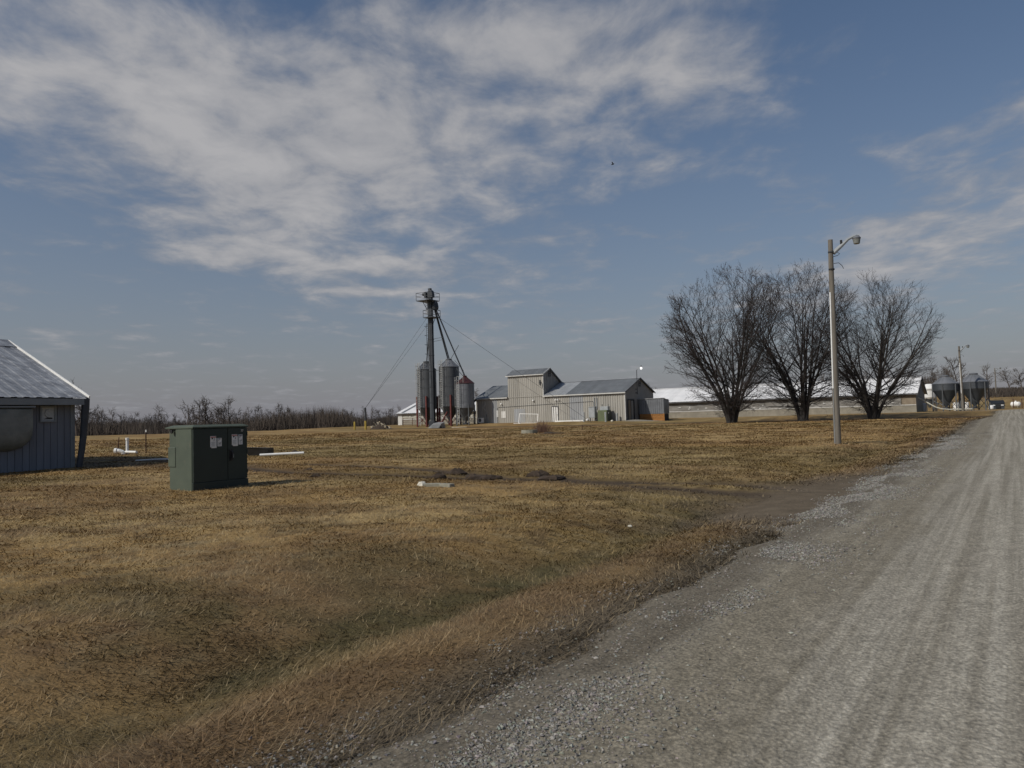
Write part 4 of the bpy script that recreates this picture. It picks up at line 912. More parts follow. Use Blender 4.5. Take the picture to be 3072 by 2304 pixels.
# ------------------------------------------------------------------ bucket elevator
def frame_xy(o): return o
def elevator():
    c = G(1299, 1274, 111.5); c.z = hz_(c.x, c.y); e = thing('grain_elevator', c, RZ, 'tall dark bucket elevator tower with railed platforms and downspouts', 'grain elevator')
    part('leg_casing', MB().box(-.34, -.02, -.2, .2, 0, 18.9), M_galvd, e)
    part('leg_casing', MB().box(.02, .36, -.2, .2, 0, 18.9), M_leg, e)
    for k in range(8):
        z = 1.2 + k * 2.3; part('flange', MB().box(-.38, .40, -.24, .24, z, z + .07), M_leg, e)
    part('boot', MB().bev(-.55, .55, -.34, .34, -.15, .9, .05), M_leg, e)
    # head
    pr = [(-.42, 18.9), (-.45, 19.35), (-.34, 19.75), (-.1, 19.98), (.15, 20.0), (.38, 19.85), (.52, 19.45), (.55, 18.9)]
    n = len(pr); mb = MB().poly([(x + .08, -.27, z) for x, z in pr] + [(x + .08, .27, z) for x, z in pr], [tuple(range(n - 1, -1, -1)), tuple(range(n, 2 * n))] + [(i, (i + 1) % n, n + (i + 1) % n, n + i) for i in range(n)])
    part('head_hood', mb, M_steel, e)
    m = part('motor', MB().tube([(-1.05, -.35, 19.45), (-.40, -.35, 19.45)], .21, 10), M_steel, e)
    part('gear_housing', MB().bev(-.75, -.36, -.55, .1, 18.9, 19.7, .05).box(-.2, .2, -.2, .2, 19.95, 20.25), M_steel, e)
    def deck(cx, cy, s, z, rail=1.08):
        d = part('platform', MB().box(cx - s, cx + s, cy - s, cy + s, z - .10, z), M_steel, e)
        for x, y in ((-1, -1), (1, -1), (1, 1), (-1, 1)): part('rail_post', MB().bar((cx + x * s, cy + y * s, z), (cx + x * s, cy + y * s, z + rail), .05), M_steel, d)
        for h in (rail, rail * .52):
            for (xa, ya), (xb, yb) in zip(((-1, -1), (1, -1), (1, 1), (-1, 1)), ((1, -1), (1, 1), (-1, 1), (-1, -1))):
                part('rail', MB().bar((cx + xa * s, cy + ya * s, z + h), (cx + xb * s, cy + yb * s, z + h), .045), M_steel, d)
        return d
    deck(-.30, -.15, 1.2, 18.45); deck(.32, -.1, .88, 15.95, 1.02)
    part('brace', MB().bar((-1.2, -.2, 18.35), (-.36, -.05, 16.9), .07), M_steel, e)
    part('brace', MB().bar((1.0, -.1, 15.85), (.36, 0, 14.9), .06), M_steel, e)
    part('distributor', MB().lathe([(.12, 16.9), (.42, 17.05), (.50, 17.4), (.40, 18.0), (.2, 18.35)], 12, (.85, .1)), M_leg, e)
    # caged ladder
    ld = MB()
    for x in (-.72, -.42): ld.bar((x, -.12, 8.9), (x, -.12, 15.2), .045)
    o = part('ladder', ld, M_steel, e)
    for k in range(21): part('rung', MB().bar((-.72, -.12, 9.0 + k * .3), (-.42, -.12, 9.0 + k * .3), .03), M_steel, o)
    for k in range(5):
        z = 9.3 + k * 1.35; part('cage_hoop', MB().tube([(-.72, -.12, z), (-.82, -.45, z), (-.57, -.65, z), (-.32, -.45, z), (-.42, -.12, z)], .02, 4), M_steel, o)
    ld = MB()
    for x in (-.72, -.45): ld.bar((x, -.1, 16.5), (x, -.1, 18.3), .045)
    for k in range(6): ld.bar((-.72, -.1, 16.6 + k * .3), (-.45, -.1, 16.6 + k * .3), .03)
    part('ladder', ld, M_steelg, e)
    inv = Matrix.Rotation(-RZ, 3, 'Z')
    def loc(w): return inv @ (Vector(w) - c)
    return e, c, loc
EL_, EC, eloc = elevator()

def bin_(px, D, dia, zeave, zroof, zhop, zbot, label, roofm, bodym, legm, cone_r=.25, nleg=4, tall_legs=False, ladder=True, hopm=None, base_py=1272, leg_top=None, phase=.6):
    c = G(px, base_py, D); b = thing('feed_bin', c, RZ, label, 'bin', None); r = dia / 2
    body = MB().lathe([(r, zhop)] + [(r * (1 + .012 * (k % 2)), zhop + (zeave - zhop) * k / 8) for k in range(1, 8)] + [(r, zeave)], 28, cap=False)
    o = part('body', body, bodym, b, smooth=False); autosmooth(o, 25)
    for k in range(1, 4):
        z = zhop + (zeave - zhop) * k / 4; part('band', MB().lathe([(r + .004, z - .03), (r + .022, z - .02), (r + .022, z + .02), (r + .004, z + .03)], 28, cap=False), bodym, o)
    rf = part('roof', MB().lathe([(r + .06, zeave - .03), (r + .07, zeave + .01), (cone_r, zroof - .08), (cone_r, zroof - .02)], 28), roofm, b); autosmooth(rf, 25)
    part('lid', MB().lathe([(cone_r + .08, zroof - .06), (cone_r + .09, zroof + .06), (cone_r * .6, zroof + .12)], 16), roofm if roofm is not M_redroof else M_redroof, rf)
    for k in range(14):
        t_ = 2 * math.pi * k / 14; part('roof_rib', MB().bar(((r + .05) * math.cos(t_), (r + .05) * math.sin(t_), zeave + .035), (cone_r * math.cos(t_), cone_r * math.sin(t_), zroof - .05), .03), roofm, rf)
    h = part('hopper', MB().lathe([(.16, zbot), (.20, zbot + .12), (r - .01, zhop)], 28, cap=True), hopm or bodym, b); autosmooth(h, 25)
    part('outlet', MB().box(-.28, .28, -.28, .28, zbot - .25, zbot + .01), M_steel, h)
    lt = leg_top or zhop + 1.0
    pos = []
    for k in range(nleg):
        t_ = phase + 2 * math.pi * k / nleg; x, y = (r + .06) * math.cos(t_), (r + .06) * math.sin(t_); pos.append((x, y))
        part('leg', MB().bar((x, y, -.15), (x, y, zeave - .05 if tall_legs else lt), .13 if tall_legs else (.22 if legm is M_redst else .12)), legm, b)
    for k in range(nleg):
        (x0, y0), (x1, y1) = pos[k], pos[(k + 1) % nleg]
        if k % 1 == 0:
            part('cross_brace', MB().bar((x0, y0, .15), (x1, y1, zhop * .62), .045), legm, b); part('cross_brace', MB().bar((x1, y1, .15), (x0, y0, zhop * .62), .045), legm, b)
    if ladder:
        # ladder with hoops on the camera side, and a small rail at the roof
        ty = -r - .28; ld = MB()
        for x in (-.28, .08): ld.bar((x, ty, .1), (x, ty, zeave + .9), .05)
        lo = part('ladder', ld, M_steelg, b)
        k = .4
        while k < zeave + .3: part('rung', MB().bar((-.28, ty, k), (.08, ty, k), .04), M_steelg, lo); k += .33
        k = 2.6
        while k < zeave + 1:
            part('cage_hoop', MB().tube([(-.28, ty, k), (-.46, ty - .3, k), (-.1, ty - .55, k), (.26, ty - .3, k), (.08, ty, k)], .025, 4), M_steelg, lo); k += 1.25
        for s in (-.46, -.1, .26): part('cage_strap', MB().bar((s, ty - (.55 if s == -.1 else .3), 2.6), (s, ty - (.55 if s == -.1 else .3), zeave + .9), .025), M_steelg, lo)
        rl = MB()
        for s in (-.6, .5): rl.bar((s, -r * .86, zeave + .1), (s, -r * .86, zeave + 1.0), .04)
        rl.bar((-.6, -r * .86, zeave + 1.0), (.5, -r * .86, zeave + 1.0), .04); part('guard_rail', rl, M_steelg, lo)
    return b, c
B1, C1 = bin_(1283, 114.0, 2.86, 8.35, 9.55, 2.75, .55, 'tall grey grain bin on red legs left of the elevator leg', M_galv, M_galv, M_redst, .38, 4, hopm=M_galvd, leg_top=4.4)
B2, C2 = bin_(1351, 112.5, 2.92, 8.50, 9.65, 2.75, .55, 'tall grey grain bin on red legs right of the elevator leg', M_galvl, M_galv, M_redst, .38, 4, hopm=M_galvd, leg_top=4.4, phase=.75)
B3, C3 = bin_(1398, 110.3, 2.62, 5.95, 7.0, 2.45, .35, 'shorter galvanised feed bin with dark red roof near the mill', M_redroof, M_galvl, M_galv, .22, 4, hopm=M_galv, ladder=True, leg_top=2.9, phase=.95)
def spouts():
    def w(b, c, x, y, z): return (c.x + V.x * x + U.x * y, c.y + V.y * x + U.y * y, c.z + z)
    def sp(a, b, r=.085): 
        part('downspout', MB().tube([eloc(a), eloc(b)], r, 8), M_leg, EL_)
    e = lambda x, y, z: w(None, EC, x, y, z)
    sp(e(.95, .1, 17.1), w(None, C3, 0, 0, 7.05), .10)
    sp(e(.75, .1, 16.9), w(None, C2, -.15, 0, 9.65)); sp(e(.90, .1, 16.9), w(None, C2, .1, .0, 9.65))
    sp(e(-.45, .3, 15.5), w(None, C1, .1, 0, 9.6))
    part('spout_brace', MB().bar(eloc(e(.3, 0, 12.8)), eloc(e(1.9, .4, 12.95)), .05), M_steel, EL_)
    part('spout_brace', MB().bar(eloc(e(.3, 0, 12.4)), eloc(e(1.9, .4, 12.6)), .05), M_steel, EL_)
    part('catwalk_rail', MB().bar(eloc(w(None, C2, 1.3, -.3, 8.5)), eloc(w(None, C3, -.4, .2, 7.0)), .06).bar(eloc(w(None, C2, 1.3, -.3, 9.4)), eloc(w(None, C3, -.4, .2, 7.9)), .05).bar(eloc(w(None, C3, -.4, .2, 6.95)), eloc(w(None, C3, -.4, .2, 7.9)), .05), M_steel, EL_)
    part('spout_brace', MB().bar(eloc(w(None, C2, .3, 0, 9.6)), eloc(w(None, C3, -1.1, .2, 11.6)), .05), M_steel, EL_)
    part('bin_strut', MB().bar(eloc(w(None, C1, 1.2, -.7, 8.0)), eloc(w(None, C2, -1.2, -.7, 8.1)), .06), M_steel, EL_)
    # guy wires
    top = e(0, 0, 15.6); top2 = e(.3, 0, 16.6)
    gp1 = G(1097, 1283, 105); gpt = (gp1.x, gp1.y, gp1.z + 2.95)
    part('guy_wire', MB().tube([eloc(e(-.3, 0, 16.4)), eloc(gpt)], .018, 4), M_steel, EL_)
    part('guy_wire', MB().tube([eloc(e(-.3, 0, 15.2)), eloc(gpt)], .018, 4), M_steel, EL_)
    an = at_ml(-3.2, -3.4)
    part('guy_wire', MB().tube([eloc(top2), eloc((an.x, an.y, an.z))], .02, 4), M_steel, EL_)
    p = thing('guy_post', gp1, 0, 'dark guy-wire post with yellow painted foot beside the lumber pile', 'post')
    part('post', MB().tube([(0, 0, 1.22), (0, 0, 2.98), (0, 0, 3.0)], [.135, .135, .11], 10), M_steel, p)
    part('painted_foot', MB().tube([(0, 0, -.2), (0, 0, 1.22)], .142, 10), M_yellow, p)
    p = G(1064, 1284, 104); single('bollard', MB().tube([(0, 0, -.2), (0, 0, 1.05), (0, 0, 1.12)], [.12, .12, .07], 10), M_yellow, p, 0, 'short yellow bollard left of the guy-wire post', 'bollard')
spouts()
def piles():
    random.seed(5)
    p = G(1143, 1283, 106); t_ = thing('lumber_pile', p, RZ, 'heap of pale scrap lumber beside the yellow-footed post', 'lumber pile')
    for k in range(46):
        r_ = random.random() ** .5; an = random.uniform(0, 6.28); x, y = 1.55 * r_ * math.cos(an), .9 * r_ * math.sin(an); z = max(.03, .85 * (1 - r_) + random.uniform(-.1, .1))
        l_ = random.uniform(.3, .75); d = Vector((random.uniform(-1, 1), random.uniform(-.6, .6), random.uniform(-.35, .35))).normalized() * l_
        w = random.uniform(.10, .28)
        mb = MB().bar(Vector((x, y, z)) - d, Vector((x, y, z)) + d, w, random.uniform(.05, .12)); part('plank', mb, M_plank, t_)
    o = MB().lathe([(1.75, -.1), (1.2, .32), (.5, .62), (.1, .72)], 12); part('heap', o, M_soil, t_)
    p = G(1312, 1278, 107.5); t_ = thing('sheet_stack', p, RZ, 'slumped stack of pale metal sheets at the foot of the elevator', 'sheet stack')
    for k in range(7):
        part('sheet', MB().poly([(-1.25 + .12 * k, -.55 + .05 * k, .04 + .10 * k), (.65 + .06 * k, -.5 + .03 * k, .05 + .09 * k), (1.0 - .03 * k, .6, .10 + .11 * k), (-.8 + .1 * k, .6, .13 + .11 * k), (-1.25 + .12 * k, -.55 + .05 * k, .10 + .10 * k), (.65 + .06 * k, -.5 + .03 * k, .11 + .09 * k), (1.0 - .03 * k, .6, .16 + .11 * k), (-.8 + .1 * k, .6, .19 + .11 * k)], [(3, 2, 1, 0), (4, 5, 6, 7), (0, 1, 5, 4), (1, 2, 6, 5), (2, 3, 7, 6), (3, 0, 4, 7)]), M_siding2, t_)
    part('bedding', MB().box(-.8, .8, -.3, .7, -.1, .5), M_soil, t_)
    p = G(1378, 1274, 106.5); single('loose_board', MB().box(-1.1, 1.1, -.12, .12, -.03, .08), M_plank, p, RZ + R(14), 'single pale board lying in front of the red-roofed bin', 'board')
    # rusty rail panel before the low barn
    p = G(1238, 1276, 117); g = thing('rail_panel', p, RZ, 'rusty tube gate panel standing before the low barn', 'gate')
    for z in (.25, .55, .85, 1.15): part('rail', MB().bar((-1.9, 0, z), (1.9, 0, z), .05), M_rust, g)
    for x in (-1.9, 0, 1.9): part('upright', MB().bar((x, 0, -.1), (x, 0, 1.2), .06), M_rust, g)
    # clutter under the elevator
    for i, (px, D, l_, lb) in enumerate(((1302, 110.0, 'x', 'red steel auger boot standing between the two tall bins'),)):
        q = G(px + 22, 1272, D); single('auger_boot', MB().bev(-.35, .35, -.3, .3, -.1, .8, .06).tube([(0, 0, .6), (.9, .3, 2.2)], .12, 8), M_redst, q, RZ, lb, 'auger')
    for px, lb in ((1412, 'dark transfer auger slanting up behind the red-roofed bin'),):
        q = G(px, 1270, 111.0); single('transfer_auger', MB().tube([(-2.6, 0, .2), (1.1, 0, 3.6)], .14, 8).bar((-1, 0, -.1), (-1, 0, 1.6), .07).bar((.6, 0, -.1), (.6, 0, 3.1), .07), M_galvd, q, RZ, lb, 'auger')
piles()

# ------------------------------------------------------------------ bins, lamp poles and things at the right
CR1, = (bin_(2840, 99.0, 2.95, 3.55, 4.55, 2.68, .55, 'left one of two wide blue-grey hopper bins beyond the long barn', M_galvl, M_galvd, M_galv, .40, 6, True, False, M_galvd, 1234, phase=.35)[1],)
CR2, = (bin_(2926, 98.0, 3.15, 3.65, 4.70, 2.78, .55, 'right one of two wide blue-grey hopper bins, nearest the gravel road', M_galvl, M_galvd, M_galv, .42, 6, True, False, M_galvd, 1232, phase=.30)[1],)
def right_side():
    c = G(2790, 1228, 112); b = thing('fibreglass_bin', c, RZ, 'white rounded feed bin between the long barn and the hopper bins', 'bin')
    z = EYE - c.z
    o = part('tank', MB().lathe([(.62, 1.75), (.80, 2.0), (.86, 3.0), (1.0, 3.15), (1.0, 3.35), (.55, 3.85), (.35, 3.95)], 20), M_white, b); autosmooth(o, 30)
    o = part('hopper', MB().lathe([(.15, .5), (.62, 1.75)], 20), M_galv, b); autosmooth(o)
    for k in range(4):
        t_ = .6 + k * math.pi / 2; part('leg', MB().bar((.72 * math.cos(t_), .72 * math.sin(t_), -.15), (.8 * math.cos(t_), .8 * math.sin(t_), 2.4), .09), M_galv, b)
    # feed tube from the barn gable down and along under the bins
    q = [P(2753, 1192, 98.5), P(2775, 1204, 98.0), P(2806, 1221, 97.3), P(2826, 1227, 97.0), P(2850, 1228.3, 96.8), P(2922, 1226.5, 96.0)]
    b0 = q[0].copy(); b0.z = hz_(b0.x, b0.y)
    tb = thing('feed_tube', b0, 0, 'pale feed auger tube running from the barn gable under the hopper bins', 'auger')
    part('tube', MB().tube([p - b0 for p in q], .075, 8), mat('pale_tube', (.55, .54, .46), (.45, .44, .38), 3, .5), tb)
    for i in (2, 4, 5):
        p = q[i] - b0; part('prop', MB().bar((p.x, p.y, hz_(q[i].x, q[i].y) - b0.z - .1), (p.x, p.y, p.z), .05), M_steel, tb)
    q = [P(2778, 1196, 101.5), P(2832, 1216, 99.5)]; b0 = G(2778, 1230, 101.5)
    tb = thing('feed_tube', b0, 0, 'thin grey feed tube slanting behind the pale auger tube', 'auger')
    part('tube', MB().tube([p - b0 for p in q], .06, 6), M_galv, tb); part('prop', MB().bar((0, 0, -.1), q[0] - b0, .05), M_steel, tb)
    # concrete pad
    cs = [Vector((V.x * v + U.x * a, V.y * v + U.y * a, 0)) for v, a in ((-15.5, 108.5), (-1.9, 108.5), (-1.9, 117.5), (-15.5, 117.5))]
    ca = U.dot(CR1); 
    cs = [Vector((V.x * v + U.x * a, V.y * v + U.y * a, 0)) for v, a in ((V.dot(CR1) - 4.5, ca - 3.0), (V.dot(CR2) + 2.2, ca - 3.0), (V.dot(CR2) + 2.2, ca + 3.5), (V.dot(CR1) - 4.5, ca + 3.5))]
    zt = .985; mb = MB().poly([(p.x, p.y, zt - .7) for p in cs] + [(p.x, p.y, zt) for p in cs], [(4, 5, 6, 7), (0, 1, 5, 4), (1, 2, 6, 5), (2, 3, 7, 6), (3, 0, 4, 7)])
    o = part('concrete_pad', mb, M_conc); o['kind'] = 'structure'
    # clutter behind the bins
    for px, py, D, s, lb in ((2772, 1222, 104, .38, 'small white barrel at the barn corner below the white bin'), (2868, 1212, 109, .5, 'white barrel half hidden behind the left hopper bin'), (2896, 1210, 108, .55, 'pale tank box seen between the two hopper bins')):
        p = G(px, py, D); o = single('barrel', MB().lathe([(s * .7, -.05), (s * .78, .2), (s * .78, 1.0), (s * .7, 1.15)], 12), M_white, p, 0, lb, 'barrel', smooth=True)
    # dumpster
    p = G(2992, 1214, 118); d = thing('dumpster', p, RZ + R(8), 'dark blue-grey dumpster with black lid at the bend of the road', 'dumpster')
    part('box', MB().poly([(-.85, -.55, -.05), (.85, -.55, -.05), (.85, .55, -.05), (-.85, .55, -.05), (-.85, -.7, .78), (.85, -.7, .78), (.85, .6, 1.05), (-.85, .6, 1.05)], [(3, 2, 1, 0), (0, 1, 5, 4), (1, 2, 6, 5), (2, 3, 7, 6), (3, 0, 4, 7), (4, 5, 6, 7)]), M_dump, d)
    part('lid', MB().poly([(-.92, -.75, .79), (.92, -.75, .79), (.92, .66, 1.3), (-.92, .66, 1.3), (-.92, -.75, .85), (.92, -.75, .85), (.92, .66, 1.36), (-.92, .66, 1.36)], [(3, 2, 1, 0), (4, 5, 6, 7), (0, 1, 5, 4), (1, 2, 6, 5), (2, 3, 7, 6), (3, 0, 4, 7)]), M_black, d)
    for x in (-.55, .55): part('sticker', MB().box(x - .16, x + .16, -.735, -.70, .52, .66), M_pvc, d)
    part('pocket', MB().box(-.32, .32, -.73, -.66, .2, .68), M_black, d)
    for x in (-.9, .9): part('fork_sleeve', MB().box(x - .06, x + .06, -.45, .45, .45, .62), M_dump, d)
    p = G(2973, 1214, 117); o = single('white_tub', MB().lathe([(.30, -.04), (.36, .1), (.34, .5), (.2, .62)], 12), M_white, p, 0, 'white plastic tub on the ground left of the dumpster', 'tub', smooth=True)
    # propane tank
    p = G(3047, 1211, 128); t_ = thing('propane_tank', p, RZ + R(-30), 'white cylindrical propane tank by the far fence posts', 'tank')
    pr = [(-.75, .05), (-.70, .30), (-.58, .43), (.58, .43), (.70, .30), (.75, .05)]
    mb = MB(); n = 14; pts = [(x, r_ * math.cos(2 * math.pi * k / n), .52 + r_ * math.sin(2 * math.pi * k / n)) for x, r_ in pr for k in range(n)]
    mb.poly(pts, [(i * n + k, (i + 1) * n + k, (i + 1) * n + (k + 1) % n, i * n + (k + 1) % n) for i in range(len(pr) - 1) for k in range(n)] + [tuple(range(n)), tuple(reversed(range(5 * n, 6 * n)))])
    o = part('vessel', mb, M_white, t_); autosmooth(o, 40)
    for x in (-.45, .45): part('saddle', MB().box(x - .06, x + .06, -.3, .3, -.08, .2), M_conc, t_)
    part('valve_dome', MB().lathe([(.14, .9), (.14, 1.05), (.05, 1.12)], 10), M_white, t_)
    for px, h_, lb in ((3040, 1.55, 'dark fence post in front of the propane tank'), (3066, 1.5, 'dark fence post right of the propane tank at the picture edge')):
        p = G(px, 1213, 122); single('fence_post', MB().tube([(0, 0, -.2), (.01, 0, h_ * .6), (0, .01, h_)], [.07, .065, .06], 7), M_rust, p, 0, lb, 'post')
right_side()
def lamp_pole(px, py, D, Hh, r0, r1, label, lean=0.0, arm=2.25, conduit=True, cobra=True):
    p = G(px, py, D) if D else onground(px, py)
    b = thing('street_lamp', p, R(-6), label, 'street lamp')
    n = 9; pts = [(lean * (k / n) ** 1.3, .02 * math.sin(k), -.25 + (Hh + .25) * k / n) for k in range(n + 1)]
    o = part('pole', MB().tube(pts, [r0 + (r1 - r0) * k / n for k in range(n + 1)], 12), M_wood, b); autosmooth(o)
    x0 = lean + r1
    a = part('arm', MB().tube([(x0, 0, Hh - .62), (x0 + arm * .28, 0, Hh - .32), (x0 + arm * .55, 0, Hh - .02), (x0 + arm * .78, 0, Hh + .12), (x0 + arm * .95, 0, Hh + .14)], [.10, .085, .06, .05, .05], 8), M_util, b); autosmooth(a)
    part('photocell', MB().tube([(x0 + arm * .30, 0, Hh - .22), (x0 + arm * .30, 0, Hh - .04)], .055, 8), M_black, a)
    hx = x0 + arm * .86
    h = part('lamp_head', MB().lathe([(.17, Hh - .03), (.19, Hh + .02), (.13, Hh + .10), (.05, Hh + .16)], 14, (hx, 0)), M_galvl, b); autosmooth(h)
    g = part('lamp_lens', MB().lathe([(.11, Hh - .25), (.135, Hh - .23), (.168, Hh - .031)], 14, (hx, 0)), M_glassy, h); autosmooth(g)
    part('strap', MB().lathe([(r1 + .03, Hh - .60), (r1 + .03, Hh - .54)], 12, (lean, 0), False), M_steel, b)
    part('strap', MB().lathe([(r1 + .03, Hh - 1.4), (r1 + .03, Hh - 1.34)], 12, (lean * .93, 0), False), M_black, b)
    part('wire_tail', MB().tube([(x0, 0, Hh - .78), (x0 + .18, 0, Hh - .74), (x0 + .28, 0, Hh - .66), (x0 + .18, 0, Hh - .6)], .014, 4), M_steel, b)
    part('wire_tail', MB().tube([(x0, 0, Hh - 1.1), (x0 + .22, 0, Hh - 1.08), (x0 + .36, 0, Hh - 1.22), (x0 + .42, 0, Hh - 1.36)], .014, 4), M_steel, b)
    if conduit:
        q = lambda f: (lean * f ** 1.3 - (r0 + (r1 - r0) * f) * .82 - .01, -(r0 + (r1 - r0) * f) * .62, Hh * f)
        part('conduit', MB().tube([q(.27), q(.45), q(.62), q(.74)], .034, 6), M_pvc, b)
        part('ground_wire', MB().tube([q(.0), q(.1), q(.27)], .012, 5), M_util, b)
    return p
lamp_pole(2513, 1332, None, 9.35, .165, .105, 'weathered wooden pole with curved street-lamp arm, nearest of three on the lawn', lean=.10, arm=1.22)
lamp_pole(2890, 1237, 94.5, 8.0, .16, .10, 'wooden street-lamp pole standing between the two hopper bins', lean=-.1, arm=1.1)
lamp_pole(2989, 1188, 165, 6.0, .14, .09, 'small distant street-lamp pole on the rise behind the hopper bins', arm=1.2, conduit=False)

# ------------------------------------------------------------------ small things on the lawn
def lawn():
    p = onground(382, 1362); b = thing('vent_pipe', p, R(-20), 'white plastic pipe standing upright with a horizontal elbow on the grass', 'pipe')
    part('riser', MB().tube([(0, 0, -.1), (0, 0, .92), (0, 0, .925)], [.08, .08, .06], 12), M_pvc, b); part('collar', MB().lathe([(.095, .80), (.10, .81), (.10, .92), (.085, .93)], 12), M_pvc, b)
    part('elbow', MB().tube([(-.10, -.15, -.02), (-.16, -.2, .12), (-.30, -.3, .19), (-.48, -.38, .19)], .13, 10), M_pvc, b)
    part('elbow_collar', MB().tube([(-.40, -.345, .19), (-.52, -.40, .19)], .17, 12), M_pvc, b); part('elbow_bore', MB().tube([(-.521, -.4, .19), (-.524, -.402, .19)], .12, 12), M_rust, b)
    part('side_pipe', MB().tube([(.0, -.1, .13), (1.15, -.45, .12)], .07, 10), M_pvc, b)
    p = onground(353, 1361); single('stake', MB().tube([(0, 0, -.2), (.05, 0, .5), (.08, 0, .95)], [.035, .03, .028], 6), M_rust, p, 0, 'leaning rusty stake left of the upright white pipe', 'stake')
    p = onground(438, 1359); s = thing('fence_post', p, 0, 'thin rusty steel post with white tip right of the upright white pipe', 'post')
    part('post', MB().box(-.03, .03, -.012, .012, -.2, 1.22).box(-.006, .006, -.045, -.0122, -.2, 1.22), M_rust, s); part('tip', MB().box(-.032, .032, -.014, .014, 1.221, 1.36), M_pvc, s)
    p = onground(462, 1382); single('flat_pipe', MB().tube([(-.85, -.08, .03), (0, .04, .06), (.6, .12, .05), (.72, .1, .0)], .035, 8), M_pvc, p, 0, 'thin white pipe lying on the grass left of the green cabinet', 'pipe')
    # black trough
    p = onground(776, 1366); t_ = thing('black_trough', p, R(-8), 'black plastic trough lying on the grass behind the green cabinet', 'trough')
    a0, a1, w = -.62, .62, .36
    mb = MB().poly([(a0 + .2, -w * .7, 0), (a1, -w * .8, -.02), (a1, w, -.02), (a0 + .25, w * .7, 0), (a0, -w, .40), (a1 + .02, -w, .36), (a1 + .02, w, .36), (a0, w, .40),
                   (a0 + .06, -w + .06, .39), (a1 - .04, -w + .06, .35), (a1 - .04, w - .06, .35), (a0 + .06, w - .06, .39), (a0 + .25, -w * .6, .06), (a1 - .06, -w * .7, .05), (a1 - .06, w * .7, .05), (a0 + .28, w * .6, .06)],
                  [(3, 2, 1, 0), (0, 1, 5, 4), (1, 2, 6, 5), (2, 3, 7, 6), (3, 0, 4, 7), (4, 5, 9, 8), (5, 6, 10, 9), (6, 7, 11, 10), (7, 4, 8, 11), (8, 9, 13, 12), (9, 10, 14, 13), (10, 11, 15, 14), (11, 8, 12, 15), (12, 13, 14, 15)])
    part('shell', mb, M_black, t_); part('rim', MB().tube([(a0, -w, .40), (a0 + .12, -w - .01, .42), (a1 + .02, -w - .01, .36)], .02, 5), M_black, t_)
    p = onground(845, 1367); single('white_pipe', MB().tube([(-1.05, -.10, .06), (1.05, .20, .10)], .065, 10), M_pvc, p, 0, 'white plastic pipe lying on the grass right of the black trough', 'pipe')
    p = onground(884, 1359); single('dirt_clod', MB().lathe([(.16, -.04), (.18, .04), (.1, .13), (.03, .16)], 8), M_soil, p, 0, 'small dirt clod by the far end of the lying white pipe', 'dirt')
    # concrete slab pieces and stone
    def rock(loc, sx, sy, sz, seed, material, label, cat, name):
        random.seed(seed); mb = MB(); n = 9
        rings = [(1.0, -.12), (1.05, .15), (.92, .55), (.6, .88), (.2, 1.0)]
        rg = .35 if material is M_soil else .16
        base = [random.uniform(1 - rg, 1 + rg) for _ in range(n)]
        pts = [(sx * r_ * base[k] * random.uniform(.94, 1.06) * math.cos(2 * math.pi * k / n), sy * r_ * base[k] * random.uniform(.94, 1.06) * math.sin(2 * math.pi * k / n), sz * z * random.uniform(1 - rg * .8, 1 + rg * .9)) for r_, z in rings for k in range(n)]
        mb.poly(pts, [(i * n + k, i * n + (k + 1) % n, (i + 1) * n + (k + 1) % n, (i + 1) * n + k) for i in range(4) for k in range(n)] + [tuple(range(4 * n, 5 * n))])
        return single(name, mb, material, loc, 0, label, cat)
    rock(onground(1266, 1457), .125, .11, .10, 3, M_stone, 'pale fieldstone at the left end of the concrete kerb piece', 'stone', 'fieldstone')
    p = onground(1308, 1459); b = thing('concrete_kerb', p, R(-4), 'bent strip of grey concrete kerb set in the lawn', 'kerb')
    part('kerb_block', MB().bev(-.28, .12, -.08, .10, -.08, .075, .012), M_concd, b)
    part('kerb_block', MB().bev(.0, .36, -.09, .09, -.08, .07, .012, Matrix.Translation((.125, .0, 0)) @ Matrix.Rotation(R(-33), 4, 'Z')), M_concd, b)
    # dark clods thrown up along the ruts
    spots = [(1370, 1419, .33, .15, 'dark soil clod on the upper rut, the right-hand end'), (1318, 1431, .30, .13, 'dark soil clod just above the concrete kerb'), (1420, 1434, .42, .12, 'long dark soil ridge right of the concrete kerb'), (1468, 1434, .36, .11, 'dark soil lump at the end of the soil ridge'),
             (1612, 1428, .40, .16, 'dark soil mound in the middle of the lower rut'), (1660, 1434, .45, .10, 'low dark soil mound right of the middle mound'), (946, 1431, .26, .11, 'dark soil clod in the lawn right of the cabinet'), (925, 1410, .22, .09, 'small dark soil clod on the rut right of the cabinet'), (772, 1415, .25, .07, 'flat dark soil clod next to the cabinet edge')]
    for i, (px, py, s, h_, lb) in enumerate(spots): rock(onground(px, py) + Vector((0, 0, -.03)), s * .75, s * .45, h_, 20 + i, M_soil, lb, 'dirt', 'dirt_clod')
    rock(onground(1890, 1582), .038, .032, .03, 50, M_stone, 'small white scrap lying in the grassy ditch', 'litter', 'white_scrap')
    # weed patch, black post and stone ring before the mill
    p = onground(1588, 1300); b = thing('concrete_ring', p, 0, 'low round concrete well ring on the lawn before the mill', 'well ring')
    n = 16; ro, ri = .62, .48
    part('ring', MB().poly([(r_ * math.cos(2 * math.pi * k / n), r_ * math.sin(2 * math.pi * k / n), z) for r_, z in ((ro, -.1), (ro, .26), (ri, .26), (ri, -.1)) for k in range(n)], [(i * n + k, i * n + (k + 1) % n, (i + 1) * n + (k + 1) % n, (i + 1) * n + k) for i in range(3) for k in range(n)]), M_concd, b)
    part('cover', MB().lathe([(ri - .005, .12), (ri - .005, .18)], 16), M_rust, b)
